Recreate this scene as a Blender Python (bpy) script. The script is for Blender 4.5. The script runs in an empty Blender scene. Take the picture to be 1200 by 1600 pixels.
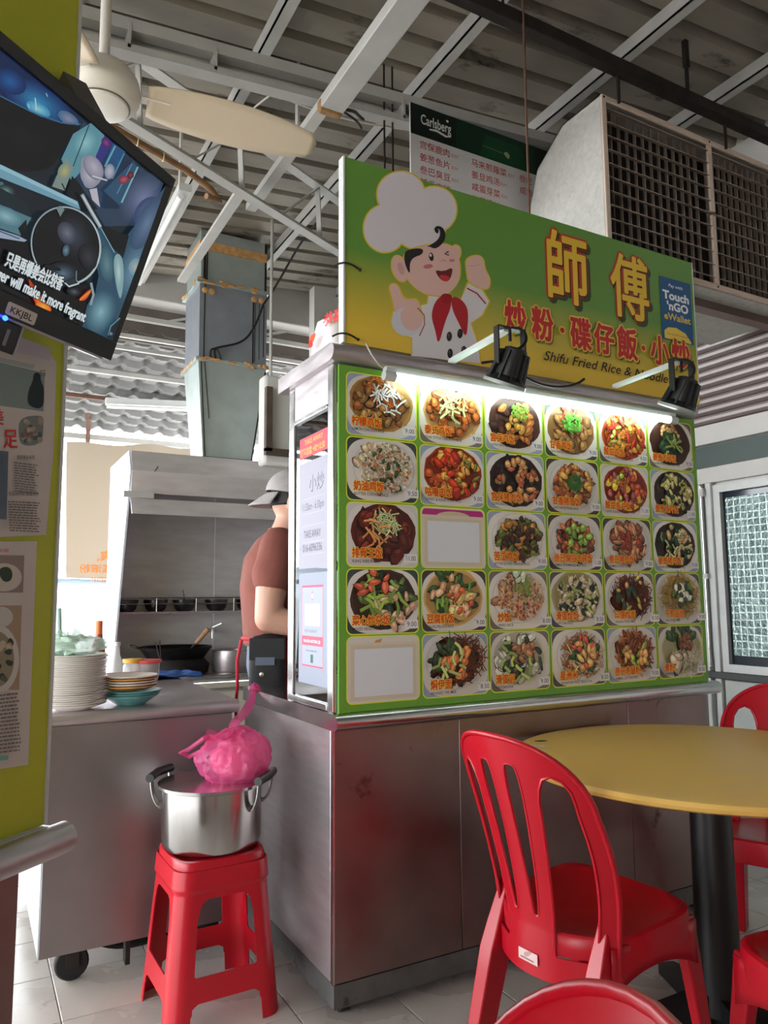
import bpy, bmesh, math, random
from mathutils import Vector, Matrix, noise as mnoise
sc = bpy.context.scene
COL = sc.collection
PI = math.pi
def lin(c):
    return tuple(((v/255)/12.92 if v/255 <= .04045 else ((v/255+.055)/1.055)**2.4) for v in c)
# ---------------------------------------------------------------- camera
F_PX, YAW, PIT, ROLL, EYE = 1171.09, math.radians(61.1328), math.radians(6.5934), math.radians(-.4061), 1.2
FWD = Vector((math.cos(YAW)*math.cos(PIT), math.sin(YAW)*math.cos(PIT), math.sin(PIT)))
_r = Vector((math.sin(YAW), -math.cos(YAW), 0)); _u = _r.cross(FWD)
RGT = _r*math.cos(ROLL)+_u*math.sin(ROLL); UPV = _u*math.cos(ROLL)-_r*math.sin(ROLL)
CAMP = Vector((0, 0, EYE))
cd = bpy.data.cameras.new('camera'); cam = bpy.data.objects.new('camera', cd); COL.objects.link(cam)
cd.sensor_fit = 'VERTICAL'; cd.sensor_height = 32; cd.lens = 32*F_PX/1600; cd.clip_start = .02; cd.clip_end = 200
cam.matrix_world = Matrix(((RGT.x, UPV.x, -FWD.x, 0), (RGT.y, UPV.y, -FWD.y, 0), (RGT.z, UPV.z, -FWD.z, EYE), (0, 0, 0, 1)))
sc.camera = cam
# ---------------------------------------------------------------- sky (even overcast) and exposure
w = bpy.data.worlds.new('sky'); sc.world = w; w.use_nodes = True
bg = w.node_tree.nodes['Background']; bg.inputs[0].default_value = (.93, .97, 1.0, 1); bg.inputs[1].default_value = 10.0
sc.view_settings.view_transform = 'Standard'; sc.view_settings.look = 'None'
sc.view_settings.exposure = 0.0; sc.view_settings.gamma = 1.0; sc.view_settings.use_curve_mapping = False
sc.cycles.adaptive_threshold = .025; sc.cycles.max_bounces = 7; sc.cycles.diffuse_bounces = 4; sc.cycles.glossy_bounces = 3; sc.cycles.transmission_bounces = 4; sc.cycles.transparent_max_bounces = 8
# ---------------------------------------------------------------- layout helpers: a photo measurement to a point on a real plane
def ray(x, y):
    return FWD + RGT*((x-600)/F_PX) - UPV*((y-800)/F_PX)
def at(x, y, axis, v):
    d = ray(x, y); i = 'xyz'.index(axis)
    return CAMP + d*((v-CAMP[i])/d[i])
def dep(x, y, D):
    return CAMP + ray(x, y)*D
def onplane(x, y, P0, n):
    d = ray(x, y)
    return CAMP + d*((Vector(P0)-CAMP).dot(n)/d.dot(n))
# ---------------------------------------------------------------- object helpers
MW = {}
def tag(o, label=None, cat=None, group=None, kind=None):
    if label: o['label'] = label
    if cat: o['category'] = cat
    if group: o['group'] = group
    if kind: o['kind'] = kind
    return o
def thing(name, label, cat, loc=(0, 0, 0), rz=0, group=None, kind=None):
    o = bpy.data.objects.new(name, None); COL.objects.link(o); o.empty_display_size = .05
    o.location = loc; o.rotation_euler = (0, 0, rz)
    MW[o.name] = Matrix.Translation(Vector(loc)) @ Matrix.Rotation(rz, 4, 'Z')
    return tag(o, label, cat, group, kind)
def copy_tree(o, loc=None, rz=None, parent=None):
    c = o.copy(); COL.objects.link(c)
    if parent: c.parent = parent
    if loc is not None: c.location = loc
    if rz is not None: c.rotation_euler = (0, 0, rz)
    for ch in list(o.children): copy_tree(ch, parent=c)
    return c
class MB:
    def __init__(s): s.v = []; s.f = []
    def add(s, vs, fs):
        n = len(s.v); s.v += [tuple(p) for p in vs]; s.f += [tuple(i+n for i in f) for f in fs]; return s
    def box(s, x0, x1, y0, y1, z0, z1):
        return s.add([(x0,y0,z0),(x1,y0,z0),(x1,y1,z0),(x0,y1,z0),(x0,y0,z1),(x1,y0,z1),(x1,y1,z1),(x0,y1,z1)],
                     [(0,3,2,1),(4,5,6,7),(0,1,5,4),(1,2,6,5),(2,3,7,6),(3,0,4,7)])
    def hexa(s, a, b):
        """a, b: two quads (4 points each), joined into a solid"""
        return s.add(list(a)+list(b), [(3,2,1,0),(4,5,6,7),(0,1,5,4),(1,2,6,5),(2,3,7,6),(3,0,4,7)])
    def beam(s, p0, p1, wd, ht, up=(0,0,1)):
        p0 = Vector(p0); p1 = Vector(p1); d = (p1-p0).normalized(); up = Vector(up)
        sd = d.cross(up)
        if sd.length < 1e-4: sd = d.cross(Vector((1, 0, 0)))
        sd.normalize(); u = sd.cross(d).normalized()
        q = lambda p: [p-sd*wd/2-u*ht/2, p+sd*wd/2-u*ht/2, p+sd*wd/2+u*ht/2, p-sd*wd/2+u*ht/2]
        return s.add(q(p0)+q(p1), [(0,1,2,3),(7,6,5,4),(0,4,5,1),(1,5,6,2),(2,6,7,3),(3,7,4,0)])
    def tube(s, pts, r, n=8, cap=True, closed=False):
        P = [Vector(p) for p in pts]; m = len(P); R = r if isinstance(r, (list, tuple)) else [r]*m
        rings = []; ref = None
        for i, p in enumerate(P):
            if closed: t = P[(i+1) % m]-P[i-1]
            else: t = P[min(i+1, m-1)]-P[max(i-1, 0)]
            t.normalize()
            if ref is None:
                ref = t.cross(Vector((0, 0, 1)))
                if ref.length < .05: ref = t.cross(Vector((1, 0, 0)))
            ref = (ref - t*ref.dot(t)).normalized(); b = t.cross(ref)
            rings.append([p+ref*R[i]*math.cos(2*PI*k/n)+b*R[i]*math.sin(2*PI*k/n) for k in range(n)])
        base = len(s.v)
        for rg in rings: s.v += [tuple(p) for p in rg]
        for i in range(m if closed else m-1):
            j = (i+1) % m
            for k in range(n):
                s.f.append((base+i*n+k, base+i*n+(k+1) % n, base+j*n+(k+1) % n, base+j*n+k))
        if cap and not closed:
            s.f.append(tuple(base+k for k in reversed(range(n)))); s.f.append(tuple(base+(m-1)*n+k for k in range(n)))
        return s
    def cyl(s, p0, p1, r0, r1=None, n=20): return s.tube([p0, p1], [r0, r0 if r1 is None else r1], n)
    def lathe(s, prof, n=32, c=(0, 0, 0), M=None):
        base = len(s.v)
        for r, z in prof:
            for k in range(n):
                p = Vector((r*math.cos(2*PI*k/n), r*math.sin(2*PI*k/n), z))
                if M is not None: p = M @ p
                s.v.append((p.x+c[0], p.y+c[1], p.z+c[2]))
        for i in range(len(prof)-1):
            for k in range(n):
                s.f.append((base+i*n+k, base+i*n+(k+1) % n, base+(i+1)*n+(k+1) % n, base+(i+1)*n+k))
        if prof[0][0] > 1e-4 or True:
            s.f.append(tuple(base+k for k in reversed(range(n))))
            s.f.append(tuple(base+(len(prof)-1)*n+k for k in range(n)))
        return s
    def prism(s, poly, axis, a, b):
        """poly: 2-D outline; axis 'x','y','z' is the direction it is pushed along, from a to b"""
        def P(q, t): return (t, q[0], q[1]) if axis == 'x' else (q[0], t, q[1]) if axis == 'y' else (q[0], q[1], t)
        n = len(poly); vs = [P(q, a) for q in poly]+[P(q, b) for q in poly]
        return s.add(vs, [tuple(range(n))[::-1], tuple(range(n, 2*n))]+[(i, (i+1) % n, n+(i+1) % n, n+i) for i in range(n)])
    def grid(s, fn, nu, nv, wrap=False):
        base = len(s.v)
        for j in range(nv+1):
            for i in range(nu if wrap else nu+1):
                s.v.append(tuple(fn(i/nu, j/nv)))
        W = nu if wrap else nu+1
        for j in range(nv):
            for i in range(nu):
                s.f.append((base+j*W+i, base+j*W+(i+1) % W, base+(j+1)*W+(i+1) % W, base+(j+1)*W+i))
        return s
    def sphere(s, c, rx, ry=None, rz=None, nu=16, nv=10, M=None):
        ry = rx if ry is None else ry; rz = rx if rz is None else rz
        def fn(u, v):
            a = 2*PI*u; b = PI*(v*.998+.001)-PI/2
            p = Vector((rx*math.cos(a)*math.cos(b), ry*math.sin(a)*math.cos(b), rz*math.sin(b)))
            if M is not None: p = M @ p
            return p+Vector(c)
        return s.grid(fn, nu, nv, True)
def obj(name, mb, mat, parent=None, world=False, smooth=35, bevel=0, fix=True, solid=0, subs=0):
    me = bpy.data.meshes.new(name); vs = mb.v
    if world and parent is not None:
        q = parent
        while q.name not in MW and q.parent: q = q.parent
        I = MW.get(q.name)
        if I is not None:
            I = I.inverted(); vs = [tuple(I @ Vector(p)) for p in vs]
    me.from_pydata(vs, [], mb.f)
    if fix:
        bm = bmesh.new(); bm.from_mesh(me); bmesh.ops.recalc_face_normals(bm, faces=bm.faces); bm.to_mesh(me); bm.free()
    me.update()
    if smooth:
        for p in me.polygons: p.use_smooth = True
        me.set_sharp_from_angle(angle=math.radians(smooth))
    o = bpy.data.objects.new(name, me); COL.objects.link(o)
    if mat is not None: me.materials.append(mat)
    if parent is not None: o.parent = parent
    if solid:
        m = o.modifiers.new('s', 'SOLIDIFY'); m.thickness = solid; m.offset = 0
    if bevel:
        m = o.modifiers.new('b', 'BEVEL'); m.width = bevel; m.segments = 2; m.limit_method = 'ANGLE'; m.angle_limit = math.radians(40)
        m.harden_normals = False
    if subs:
        m = o.modifiers.new('d', 'SUBSURF'); m.levels = subs; m.render_levels = subs
    return o
def struct(name, mb, mat, parent=None, **k):
    o = obj(name, mb, mat, parent, **k)
    if parent is None: o['kind'] = 'structure'
    return o
# marching-squares sheet: a flat outline with real holes, mapped onto a curved surface and given thickness
def sheet(sdf, x0, x1, y0, y1, nx, ny, fmap, region=None):
    val = [[sdf(x0+(x1-x0)*i/nx, y0+(y1-y0)*j/ny) for i in range(nx+1)] for j in range(ny+1)]
    pts = []; key = {}; polys = {}
    def P(i, j): return (x0+(x1-x0)*i/nx, y0+(y1-y0)*j/ny)
    def vid(k, p):
        if k not in key: key[k] = len(pts); pts.append(p)
        return key[k]
    for j in range(ny):
        for i in range(nx):
            cs = [(i, j), (i+1, j), (i+1, j+1), (i, j+1)]; pl = []
            for a in range(4):
                (ia, ja), (ib, jb) = cs[a], cs[(a+1) % 4]
                va, vb = val[ja][ia], val[jb][ib]
                if va < 0: pl.append(vid((ia, ja), P(ia, ja)))
                if (va < 0) != (vb < 0):
                    t = va/(va-vb); pa, pb = P(ia, ja), P(ib, jb)
                    pl.append(vid(tuple(sorted(((ia, ja), (ib, jb)))), (pa[0]+(pb[0]-pa[0])*t, pa[1]+(pb[1]-pa[1])*t)))
            if len(pl) >= 3:
                r = region(*P(i+.5, j+.5)) if region else 0
                polys.setdefault(r, []).append(pl)
    out = {}
    for r, pls in polys.items():
        used = sorted({i for p in pls for i in p}); ren = {u: k for k, u in enumerate(used)}; n = len(used)
        m = MB(); fr = [fmap(*pts[u], 1) for u in used]; bk = [fmap(*pts[u], -1) for u in used]
        fs = []; ed = {}
        for p in pls:
            q = [ren[u] for u in p]; fs.append(tuple(q)); fs.append(tuple(n+u for u in reversed(q)))
            for a in range(len(q)):
                e = (q[a], q[(a+1) % len(q)]); ed[e] = 1
        for (a, b) in ed:
            if (b, a) not in ed: fs.append((b, a, n+a, n+b))
        m.add(fr+bk, fs); out[r] = m
    return out if region else out[0]
# ---------------------------------------------------------------- materials
MATS = {}
def M(name, col, rough=.5, metal=0, var=0.0, scale=6, stretch=(1, 1, 1), bump=0, bscale=60, spec=.5, dirt=None, emis=None, alpha=None, coat=0, trans=0, rvar=0):
    if name in MATS: return MATS[name]
    m = bpy.data.materials.new(name); m.use_nodes = True; nt = m.node_tree; b = nt.nodes['Principled BSDF']
    c = lin(col); b.inputs['Base Color'].default_value = (*c, 1)
    b.inputs['Roughness'].default_value = rough; b.inputs['Metallic'].default_value = metal
    b.inputs['Specular IOR Level'].default_value = spec
    if coat: b.inputs['Coat Weight'].default_value = coat; b.inputs['Coat Roughness'].default_value = .15
    if trans: b.inputs['Transmission Weight'].default_value = trans
    if alpha is not None: b.inputs['Alpha'].default_value = alpha
    if emis: b.inputs['Emission Color'].default_value = (*lin(emis[0]), 1); b.inputs['Emission Strength'].default_value = emis[1]
    if var or bump or dirt or rvar:
        tc = nt.nodes.new('ShaderNodeTexCoord'); mp = nt.nodes.new('ShaderNodeMapping'); mp.inputs['Scale'].default_value = stretch
        nt.links.new(tc.outputs['Object'], mp.inputs['Vector']); out = None
        n1 = nt.nodes.new('ShaderNodeTexNoise'); n1.inputs['Scale'].default_value = scale; n1.inputs['Detail'].default_value = 5
        nt.links.new(mp.outputs[0], n1.inputs['Vector'])
        if var:
            mr = nt.nodes.new('ShaderNodeMapRange'); mr.inputs['From Min'].default_value = .3; mr.inputs['From Max'].default_value = .7
            mr.inputs['To Min'].default_value = 1-var; mr.inputs['To Max'].default_value = 1+var
            nt.links.new(n1.outputs['Fac'], mr.inputs['Value'])
            mx = nt.nodes.new('ShaderNodeVectorMath'); mx.operation = 'SCALE'; mx.inputs[0].default_value = c
            nt.links.new(mr.outputs[0], mx.inputs['Scale']); out = mx.outputs[0]
        if rvar:
            mr = nt.nodes.new('ShaderNodeMapRange'); mr.inputs['To Min'].default_value = rough-rvar; mr.inputs['To Max'].default_value = rough+rvar
            mr.inputs['From Min'].default_value = .3; mr.inputs['From Max'].default_value = .7
            nt.links.new(n1.outputs['Fac'], mr.inputs['Value']); nt.links.new(mr.outputs[0], b.inputs['Roughness'])
        if dirt:
            dc, th, ds = dirt
            n2 = nt.nodes.new('ShaderNodeTexNoise'); n2.inputs['Scale'].default_value = ds; n2.inputs['Detail'].default_value = 8; n2.inputs['Roughness'].default_value = .7
            nt.links.new(mp.outputs[0], n2.inputs['Vector'])
            mr = nt.nodes.new('ShaderNodeMapRange'); mr.inputs['From Min'].default_value = th; mr.inputs['From Max'].default_value = th+.12
            nt.links.new(n2.outputs['Fac'], mr.inputs['Value'])
            mi = nt.nodes.new('ShaderNodeMix'); mi.data_type = 'RGBA'; mi.inputs['A'].default_value = (*c, 1); mi.inputs['B'].default_value = (*lin(dc), 1)
            nt.links.new(mr.outputs[0], mi.inputs['Factor'])
            if out: nt.links.new(out, mi.inputs['A'])
            out = mi.outputs['Result']
        if out: nt.links.new(out, b.inputs['Base Color'])
        if bump:
            n3 = nt.nodes.new('ShaderNodeTexNoise'); n3.inputs['Scale'].default_value = bscale; n3.inputs['Detail'].default_value = 3
            nt.links.new(mp.outputs[0], n3.inputs['Vector'])
            bp = nt.nodes.new('ShaderNodeBump'); bp.inputs['Strength'].default_value = bump; bp.inputs['Distance'].default_value = .01
            nt.links.new(n3.outputs['Fac'], bp.inputs['Height']); nt.links.new(bp.outputs[0], b.inputs['Normal'])
    MATS[name] = m
    return m
def print_mat(name, rough=.45, emis=0, spec=.4):
    """flat print: colour comes from the printed pieces themselves"""
    m = bpy.data.materials.new(name); m.use_nodes = True; nt = m.node_tree; b = nt.nodes['Principled BSDF']
    a = nt.nodes.new('ShaderNodeAttribute'); a.attribute_name = 'col'
    b.inputs['Roughness'].default_value = rough; b.inputs['Specular IOR Level'].default_value = spec
    if emis:
        b.inputs['Base Color'].default_value = (.01, .01, .012, 1)
        nt.links.new(a.outputs['Color'], b.inputs['Emission Color']); b.inputs['Emission Strength'].default_value = emis
    else: nt.links.new(a.outputs['Color'], b.inputs['Base Color'])
    MATS[name] = m; return m
def pane_mat(name, tint, gloss=.08, rough=.02):
    m = bpy.data.materials.new(name); m.use_nodes = True; nt = m.node_tree; nt.nodes.remove(nt.nodes['Principled BSDF'])
    o = nt.nodes['Material Output']; t = nt.nodes.new('ShaderNodeBsdfTransparent'); t.inputs[0].default_value = (*tint, 1)
    g = nt.nodes.new('ShaderNodeBsdfGlossy'); g.inputs['Roughness'].default_value = rough
    mx = nt.nodes.new('ShaderNodeMixShader'); fr = nt.nodes.new('ShaderNodeFresnel'); fr.inputs[0].default_value = 1.5
    ad = nt.nodes.new('ShaderNodeMath'); ad.operation = 'ADD'; ad.inputs[1].default_value = gloss
    nt.links.new(fr.outputs[0], ad.inputs[0]); nt.links.new(ad.outputs[0], mx.inputs[0]); nt.links.new(t.outputs[0], mx.inputs[1]); nt.links.new(g.outputs[0], mx.inputs[2])
    nt.links.new(mx.outputs[0], o.inputs[0]); MATS[name] = m; return m
# ---------------------------------------------------------------- lettering and flat artwork
_TX = {}
def glyphs(s, offset=0, shear=0):
    k = (s, offset, shear)
    if k not in _TX:
        cu = bpy.data.curves.new('t', 'FONT'); cu.body = s; cu.size = 1; cu.offset = offset; cu.shear = shear; cu.resolution_u = 3; cu.fill_mode = 'FRONT'
        o = bpy.data.objects.new('t', cu); me = o.to_mesh()
        vs = [(v.co.x, v.co.y) for v in me.vertices]; fs = [tuple(p.vertices) for p in me.polygons]
        o.to_mesh_clear(); bpy.data.objects.remove(o); bpy.data.curves.remove(cu)
        _TX[k] = (vs, fs)
    return _TX[k]
class Art:
    DZ = 4e-5
    def __init__(s, fmap=None): s.v = []; s.f = []; s.c = []; s.k = 1; s.fmap = fmap
    def raw(s, pts, faces, col):
        n = len(s.v); z = s.k*s.DZ; s.k += 1; c = (*lin(col), 1)
        if s.fmap: pts = [s.fmap(*p) for p in pts]
        s.v += [(p[0], p[1], z) for p in pts]; s.c += [c]*len(pts); s.f += [tuple(i+n for i in f) for f in faces]
    def poly(s, pts, col): s.raw(pts, [tuple(range(len(pts)))], col)
    def rect(s, x0, y0, x1, y1, col): s.poly([(x0, y0), (x1, y0), (x1, y1), (x0, y1)], col)
    def ell(s, cx, cy, rx, ry, col, rot=0, n=24):
        c, t = math.cos(rot), math.sin(rot)
        s.poly([(cx+rx*math.cos(a)*c-ry*math.sin(a)*t, cy+rx*math.cos(a)*t+ry*math.sin(a)*c) for a in [2*PI*i/n for i in range(n)]], col)
    def rad(s, cx, cy, rx, ry, c0, c1, rot=0, rings=9, n=32):
        for i in range(rings):
            t = i/(rings-1); s.ell(cx, cy, rx*(1-t*.92), ry*(1-t*.92), tuple(a+(b-a)*t for a, b in zip(c0, c1)), rot, n)
    def rrect(s, x0, y0, x1, y1, r, col, n=5):
        p = []
        for cx, cy, a0 in ((x1-r, y1-r, 0), (x0+r, y1-r, PI/2), (x0+r, y0+r, PI), (x1-r, y0+r, 3*PI/2)):
            p += [(cx+r*math.cos(a0+PI/2*i/n), cy+r*math.sin(a0+PI/2*i/n)) for i in range(n+1)]
        s.poly(p, col)
    def line(s, pts, wd, col):
        P = [Vector(p) for p in pts]; L = []; R = []
        W = wd if isinstance(wd, (list, tuple)) else [wd]*len(P)
        for i, p in enumerate(P):
            t = (P[min(i+1, len(P)-1)]-P[max(i-1, 0)])
            if t.length < 1e-9: t = Vector((1, 0))
            t.normalize(); nn = Vector((-t.y, t.x))*W[i]/2; L.append(tuple(p+nn)); R.append(tuple(p-nn))
        n = len(P); s.raw(L+R, [(i, i+1, n+i+1, n+i) for i in range(n-1)], col)
    def smooth(s, pts, col, it=2):
        P = [tuple(p) for p in pts]
        for _ in range(it):
            Q = []
            for i in range(len(P)):
                a, b = P[i], P[(i+1) % len(P)]
                Q += [(a[0]*.75+b[0]*.25, a[1]*.75+b[1]*.25), (a[0]*.25+b[0]*.75, a[1]*.25+b[1]*.75)]
            P = Q
        s.poly(P, col)
    def text(s, t, x, y, h, col, off=0, align='L', w=None, shear=0):
        """h = font size; (x, y) = baseline start; w squeezes the line to that width"""
        vs, fs = glyphs(t, off, shear)
        if not vs: return
        x0 = min(p[0] for p in vs); x1 = max(p[0] for p in vs); kx = h if w is None else w/(x1-x0)
        ox = {'L': 0, 'C': -(x1+x0)/2, 'R': -x1}[align]
        if w is not None and align == 'L': ox = -x0
        s.raw([(x+(p[0]+ox)*kx, y+p[1]*h) for p in vs], fs, col)
    def fit(s, t, x0, y0, x1, y1, col, off=0, shear=0):
        """fill the box with the text; off > 0 fattens every stroke by that share of the box height"""
        vs, fs = glyphs(t, 0, shear); a = min(p[0] for p in vs); b = max(p[0] for p in vs); c = min(p[1] for p in vs); d = max(p[1] for p in vs)
        P = [(x0+(p[0]-a)/(b-a)*(x1-x0), y0+(p[1]-c)/(d-c)*(y1-y0)) for p in vs]; r = off*(y1-y0)
        for dx, dy in ([(0, 0)] if off <= 0 else [(r*math.cos(2*PI*i/8), r*math.sin(2*PI*i/8)) for i in range(8)]):
            s.raw([(p[0]+dx, p[1]+dy) for p in P], fs, col)
    def blob(s, cx, cy, rx, ry, col, rnd, rot=None, n=9, j=.25):
        rot = rnd.uniform(0, PI) if rot is None else rot; c, t = math.cos(rot), math.sin(rot); p = []
        for i in range(n):
            a = 2*PI*i/n; q = 1+rnd.uniform(-j, j); x = rx*q*math.cos(a); y = ry*q*math.sin(a); p.append((cx+x*c-y*t, cy+x*t+y*c))
        s.poly(p, col)
    def clip(s, inside): pass
    def build(s, name, mat, parent, O, ux, uy, world=True):
        O = Vector(O); ux = Vector(ux); uy = Vector(uy); n = ux.cross(uy).normalized()
        vs = [O+ux*p[0]+uy*p[1]+n*p[2] for p in s.v]
        if world and parent is not None:
            q = parent
            while q.name not in MW and q.parent: q = q.parent
            I = MW[q.name].inverted() if q.name in MW else Matrix.Identity(4); vs = [I @ p for p in vs]
        me = bpy.data.meshes.new(name); me.from_pydata([tuple(p) for p in vs], [], s.f); me.update()
        at_ = me.attributes.new('col', 'FLOAT_COLOR', 'POINT')
        at_.data.foreach_set('color', [x for c in s.c for x in c])
        o = bpy.data.objects.new(name, me); COL.objects.link(o); me.materials.append(mat)
        if parent is not None: o.parent = parent
        return o
def bez(p0, p1, p2, p3, n=12):
    p0, p1, p2, p3 = map(Vector, (p0, p1, p2, p3))
    return [(p0*(1-t)**3+p1*3*t*(1-t)**2+p2*3*t*t*(1-t)+p3*t**3) for t in [i/n for i in range(n+1)]]
# ================================================================ materials used all over
STEEL = M('brushed_steel', (186, 178, 180), .36, .75, var=.10, scale=9, stretch=(1, 1, 6), rvar=.06, bump=.02, bscale=40)
STEEL_B = M('bright_steel', (205, 203, 203), .22, 1, var=.06, scale=14, rvar=.05)
STEEL_D = M('shade_toned_steel', (146, 126, 122), .36, 1, var=.15, scale=5, rvar=.07, dirt=((74, 54, 48), .64, 7))  # the stall front's dim reddish reflections put into the base colour, plus dirt
GALV = M('galvanised_sheet', (176, 186, 184), .45, .55, var=.10, scale=7, dirt=((110, 95, 85), .68, 6))
GALV2 = M('galvanised_sheet_bluish', (150, 156, 164), .45, .6, var=.10, scale=7, dirt=((90, 80, 80), .70, 6))
WPAINT = M('white_painted_steel', (176, 174, 170), .5, 0, var=.08, scale=8, dirt=((120, 105, 90), .68, 11))
ROOF = M('roof_sheet', (136, 128, 117), .62, .15, var=.28, scale=4, stretch=(.4, 1, 1), dirt=((52, 44, 38), .57, 6), bump=.05, bscale=30)
DARKIRON = M('dark_iron', (46, 40, 38), .6, .5, var=.3, scale=20)
BLACK = M('black_plastic', (22, 22, 24), .38)
RUBBER = M('black_rubber', (20, 19, 19), .75)
WHITE = M('white_plaster', (214, 212, 208), .75, 0, var=.04, scale=5, dirt=((150, 140, 130), .70, 4))
TAR = M('dark_sealant', (30, 25, 24), .7)
FOAM = M('orange_sealant', (196, 150, 96), .8, 0, var=.2, scale=40)
PRINT = print_mat('printed_vinyl', .38)
PAPER = print_mat('printed_paper', .7)
CABLE = M('cable_black', (20, 18, 18), .5)
CABLEW = M('cable_white', (196, 190, 180), .5)
RUST = M('rusty_steel', (104, 74, 60), .75, .2, var=.3, scale=18)
# ================================================================ the setting
# floor: 300 mm tiles
def floor_mat():
    m = bpy.data.materials.new('tiled_floor'); m.use_nodes = True; nt = m.node_tree; b = nt.nodes['Principled BSDF']
    tc = nt.nodes.new('ShaderNodeTexCoord'); mp = nt.nodes.new('ShaderNodeMapping'); mp.inputs['Location'].default_value = (-.293+.002, -2.471+.002, 0)
    br = nt.nodes.new('ShaderNodeTexBrick'); br.offset = 0; br.squash = 1
    br.inputs['Scale'].default_value = 1; br.inputs['Brick Width'].default_value = .3; br.inputs['Row Height'].default_value = .3; br.inputs['Mortar Size'].default_value = .002
    br.inputs['Color1'].default_value = (*lin((196, 190, 184)), 1); br.inputs['Color2'].default_value = (*lin((188, 182, 176)), 1); br.inputs['Mortar'].default_value = (*lin((70, 62, 56)), 1)
    nt.links.new(tc.outputs['Object'], mp.inputs[0]); nt.links.new(mp.outputs[0], br.inputs['Vector']); nt.links.new(br.outputs['Color'], b.inputs['Base Color'])
    b.inputs['Roughness'].default_value = .35; return m
floor = struct('floor', MB().box(-6, 3.8, -4.5, 6.0, -.2, -.004), floor_mat(), smooth=0)
TILE = M('floor_tile', (200, 194, 188), .30, 0, var=.10, scale=4, dirt=((160, 150, 140), .60, 12), rvar=.1)
tile_mesh = None
for i in range(-4, 13):
    for j in range(-6, 9):
        cx, cy = .293+.3*i+.15, 2.471+.3*j+.15
        d = Vector((cx, cy, 0))-CAMP; k = d.dot(FWD)
        if k < .4: continue
        px = 600+F_PX*d.dot(RGT)/k; py = 800-F_PX*d.dot(UPV)/k
        if px < -90 or px > 1290 or py > 1790 or cx > 3.75: continue
        if 1.1 < cx < 2.6 and cy > 2.2: continue
        if cx > 2.6 and cy > 3.3: continue
        if tile_mesh is None:
            o = obj('floor_tile', MB().box(-.1482, .1482, -.1482, .1482, -.01, 0), TILE, floor, smooth=0, bevel=.0012); tile_mesh = o.data
        else:
            o = bpy.data.objects.new('floor_tile', tile_mesh); COL.objects.link(o); o.parent = floor
            mm = o.modifiers.new('b', 'BEVEL'); mm.width = .0012; mm.segments = 1
        o.location = (cx, cy, random.Random(i*31+j).uniform(0, .0006))
# roof: ribbed metal sheet, rising slightly to the right
RZ = lambda x: 3.50+.084*x
m = MB(); prof = []; y = -4.6
while y < 5.5:
    prof += [(y, 0), (y+.125, 0), (y+.14, .045), (y+.165, .045), (y+.18, 0)]; y += .18
X0, X1 = -6.0, 3.9
base = [(X0, p[0], RZ(X0)+p[1]) for p in prof]+[(X1, p[0], RZ(X1)+p[1]) for p in prof]
n = len(prof); m.add(base, [(i, i+1, n+i+1, n+i) for i in range(n-1)])
ceiling = struct('ceiling', m, ROOF, smooth=0, fix=False)
tag(ceiling, 'dirty ribbed metal roof sheet over the stalls', None)
def purlin(x, y0, y1, w=.05, h=.07, dz=0):
    z = RZ(x)-h/2-.005-dz
    mb = MB().box(x-w/2, x+w/2, y0, y1, z-h/2, z-h/2+.008)
    mb.box(x-w/2, x-w/2+.006, y0, y1, z-h/2, z+h/2)
    obj('purlin', mb, WPAINT, ceiling)
for x in (-2.75, -2.0, -1.25, -.5, .25, .99, 1.75, 2.51, 3.22):
    purlin(x, -4.5, 5.48)
# beam under the purlins
mb = MB()
zz = lambda x: RZ(x)-.17
for (dy, dz, w_, h_) in ((0, 0, .05, .05), (.045, -.045, .008, .10), (0, -.10, .06, .03)):
    mb.beam((-3, 2.76+dy, zz(-3)+dz), (3.8, 2.76+dy, zz(3.8)+dz), w_, h_)
trim1 = struct('trim_1', mb, WPAINT); tag(trim1, 'white painted channel beam running under the roof')
for x in (.1, .42, .75, 1.32, 1.62):
    obj('cleat', MB().box(x, x+.012, 2.73, 2.80, zz(x)-.10, zz(x)), WPAINT, trim1)
# ---- wall right of the stall
XR = 3.8
wr = MB(); wr.box(XR, XR+.12, -4.5, 1.0, 0, 4.2)
wr.box(XR, XR+.12, 1.0, 5.3, 1.84, 4.2); wr.box(XR, XR+.12, 1.0, 5.3, 0, .74); wr.box(XR, XR+.12, 4.4, 5.3, .74, 1.84)
wall_r = struct('wall_right', wr, WHITE, smooth=0)
GREENB = M('dark_green_paint', (66, 82, 78), .45, 0, var=.06)
obj('green_band', MB().box(XR-.012, XR, -4.4, 5.1, 1.955, 2.084), GREENB, wall_r)
obj('fascia_board', MB().box(XR-.05, XR, -4.4, 5.1, 2.088, 2.20), WHITE, wall_r, bevel=.004)
obj('fascia_board', MB().box(XR-.03, XR, -4.4, 5.1, 1.86, 1.952), WHITE, wall_r, bevel=.004)
# corrugated zinc cladding strip above the fascia
ZINC = M('corrugated_zinc', (172, 164, 162), .45, .35, var=.12, scale=3, stretch=(1, .3, 6), dirt=((112, 76, 62), .60, 4))
ZINCB = M('zinc_rust_groove', (84, 56, 48), .7, .1, var=.2, scale=6)  # rust-brown backing that shows in the grooves between the ribs
clad = thing('zinc_cladding', 'rust-streaked corrugated metal cladding above the white fascia', 'cladding', (XR, 2.4, 2.2))
obj('backing', MB().box(XR-.035, XR-.002, -4.3, 5.0, 2.205, 2.86), ZINCB, clad, world=True)
for k in range(12):
    z = 2.212+k*.054
    pr = [(XR-.036, z), (XR-.062, z+.010), (XR-.066, z+.026), (XR-.060, z+.038), (XR-.036, z+.044)]
    mb = MB(); mb.prism([(p[0], p[1]) for p in pr], 'y', -4.3, 5.0)
    obj('cladding_rib', mb, ZINC, clad, world=True)
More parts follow.
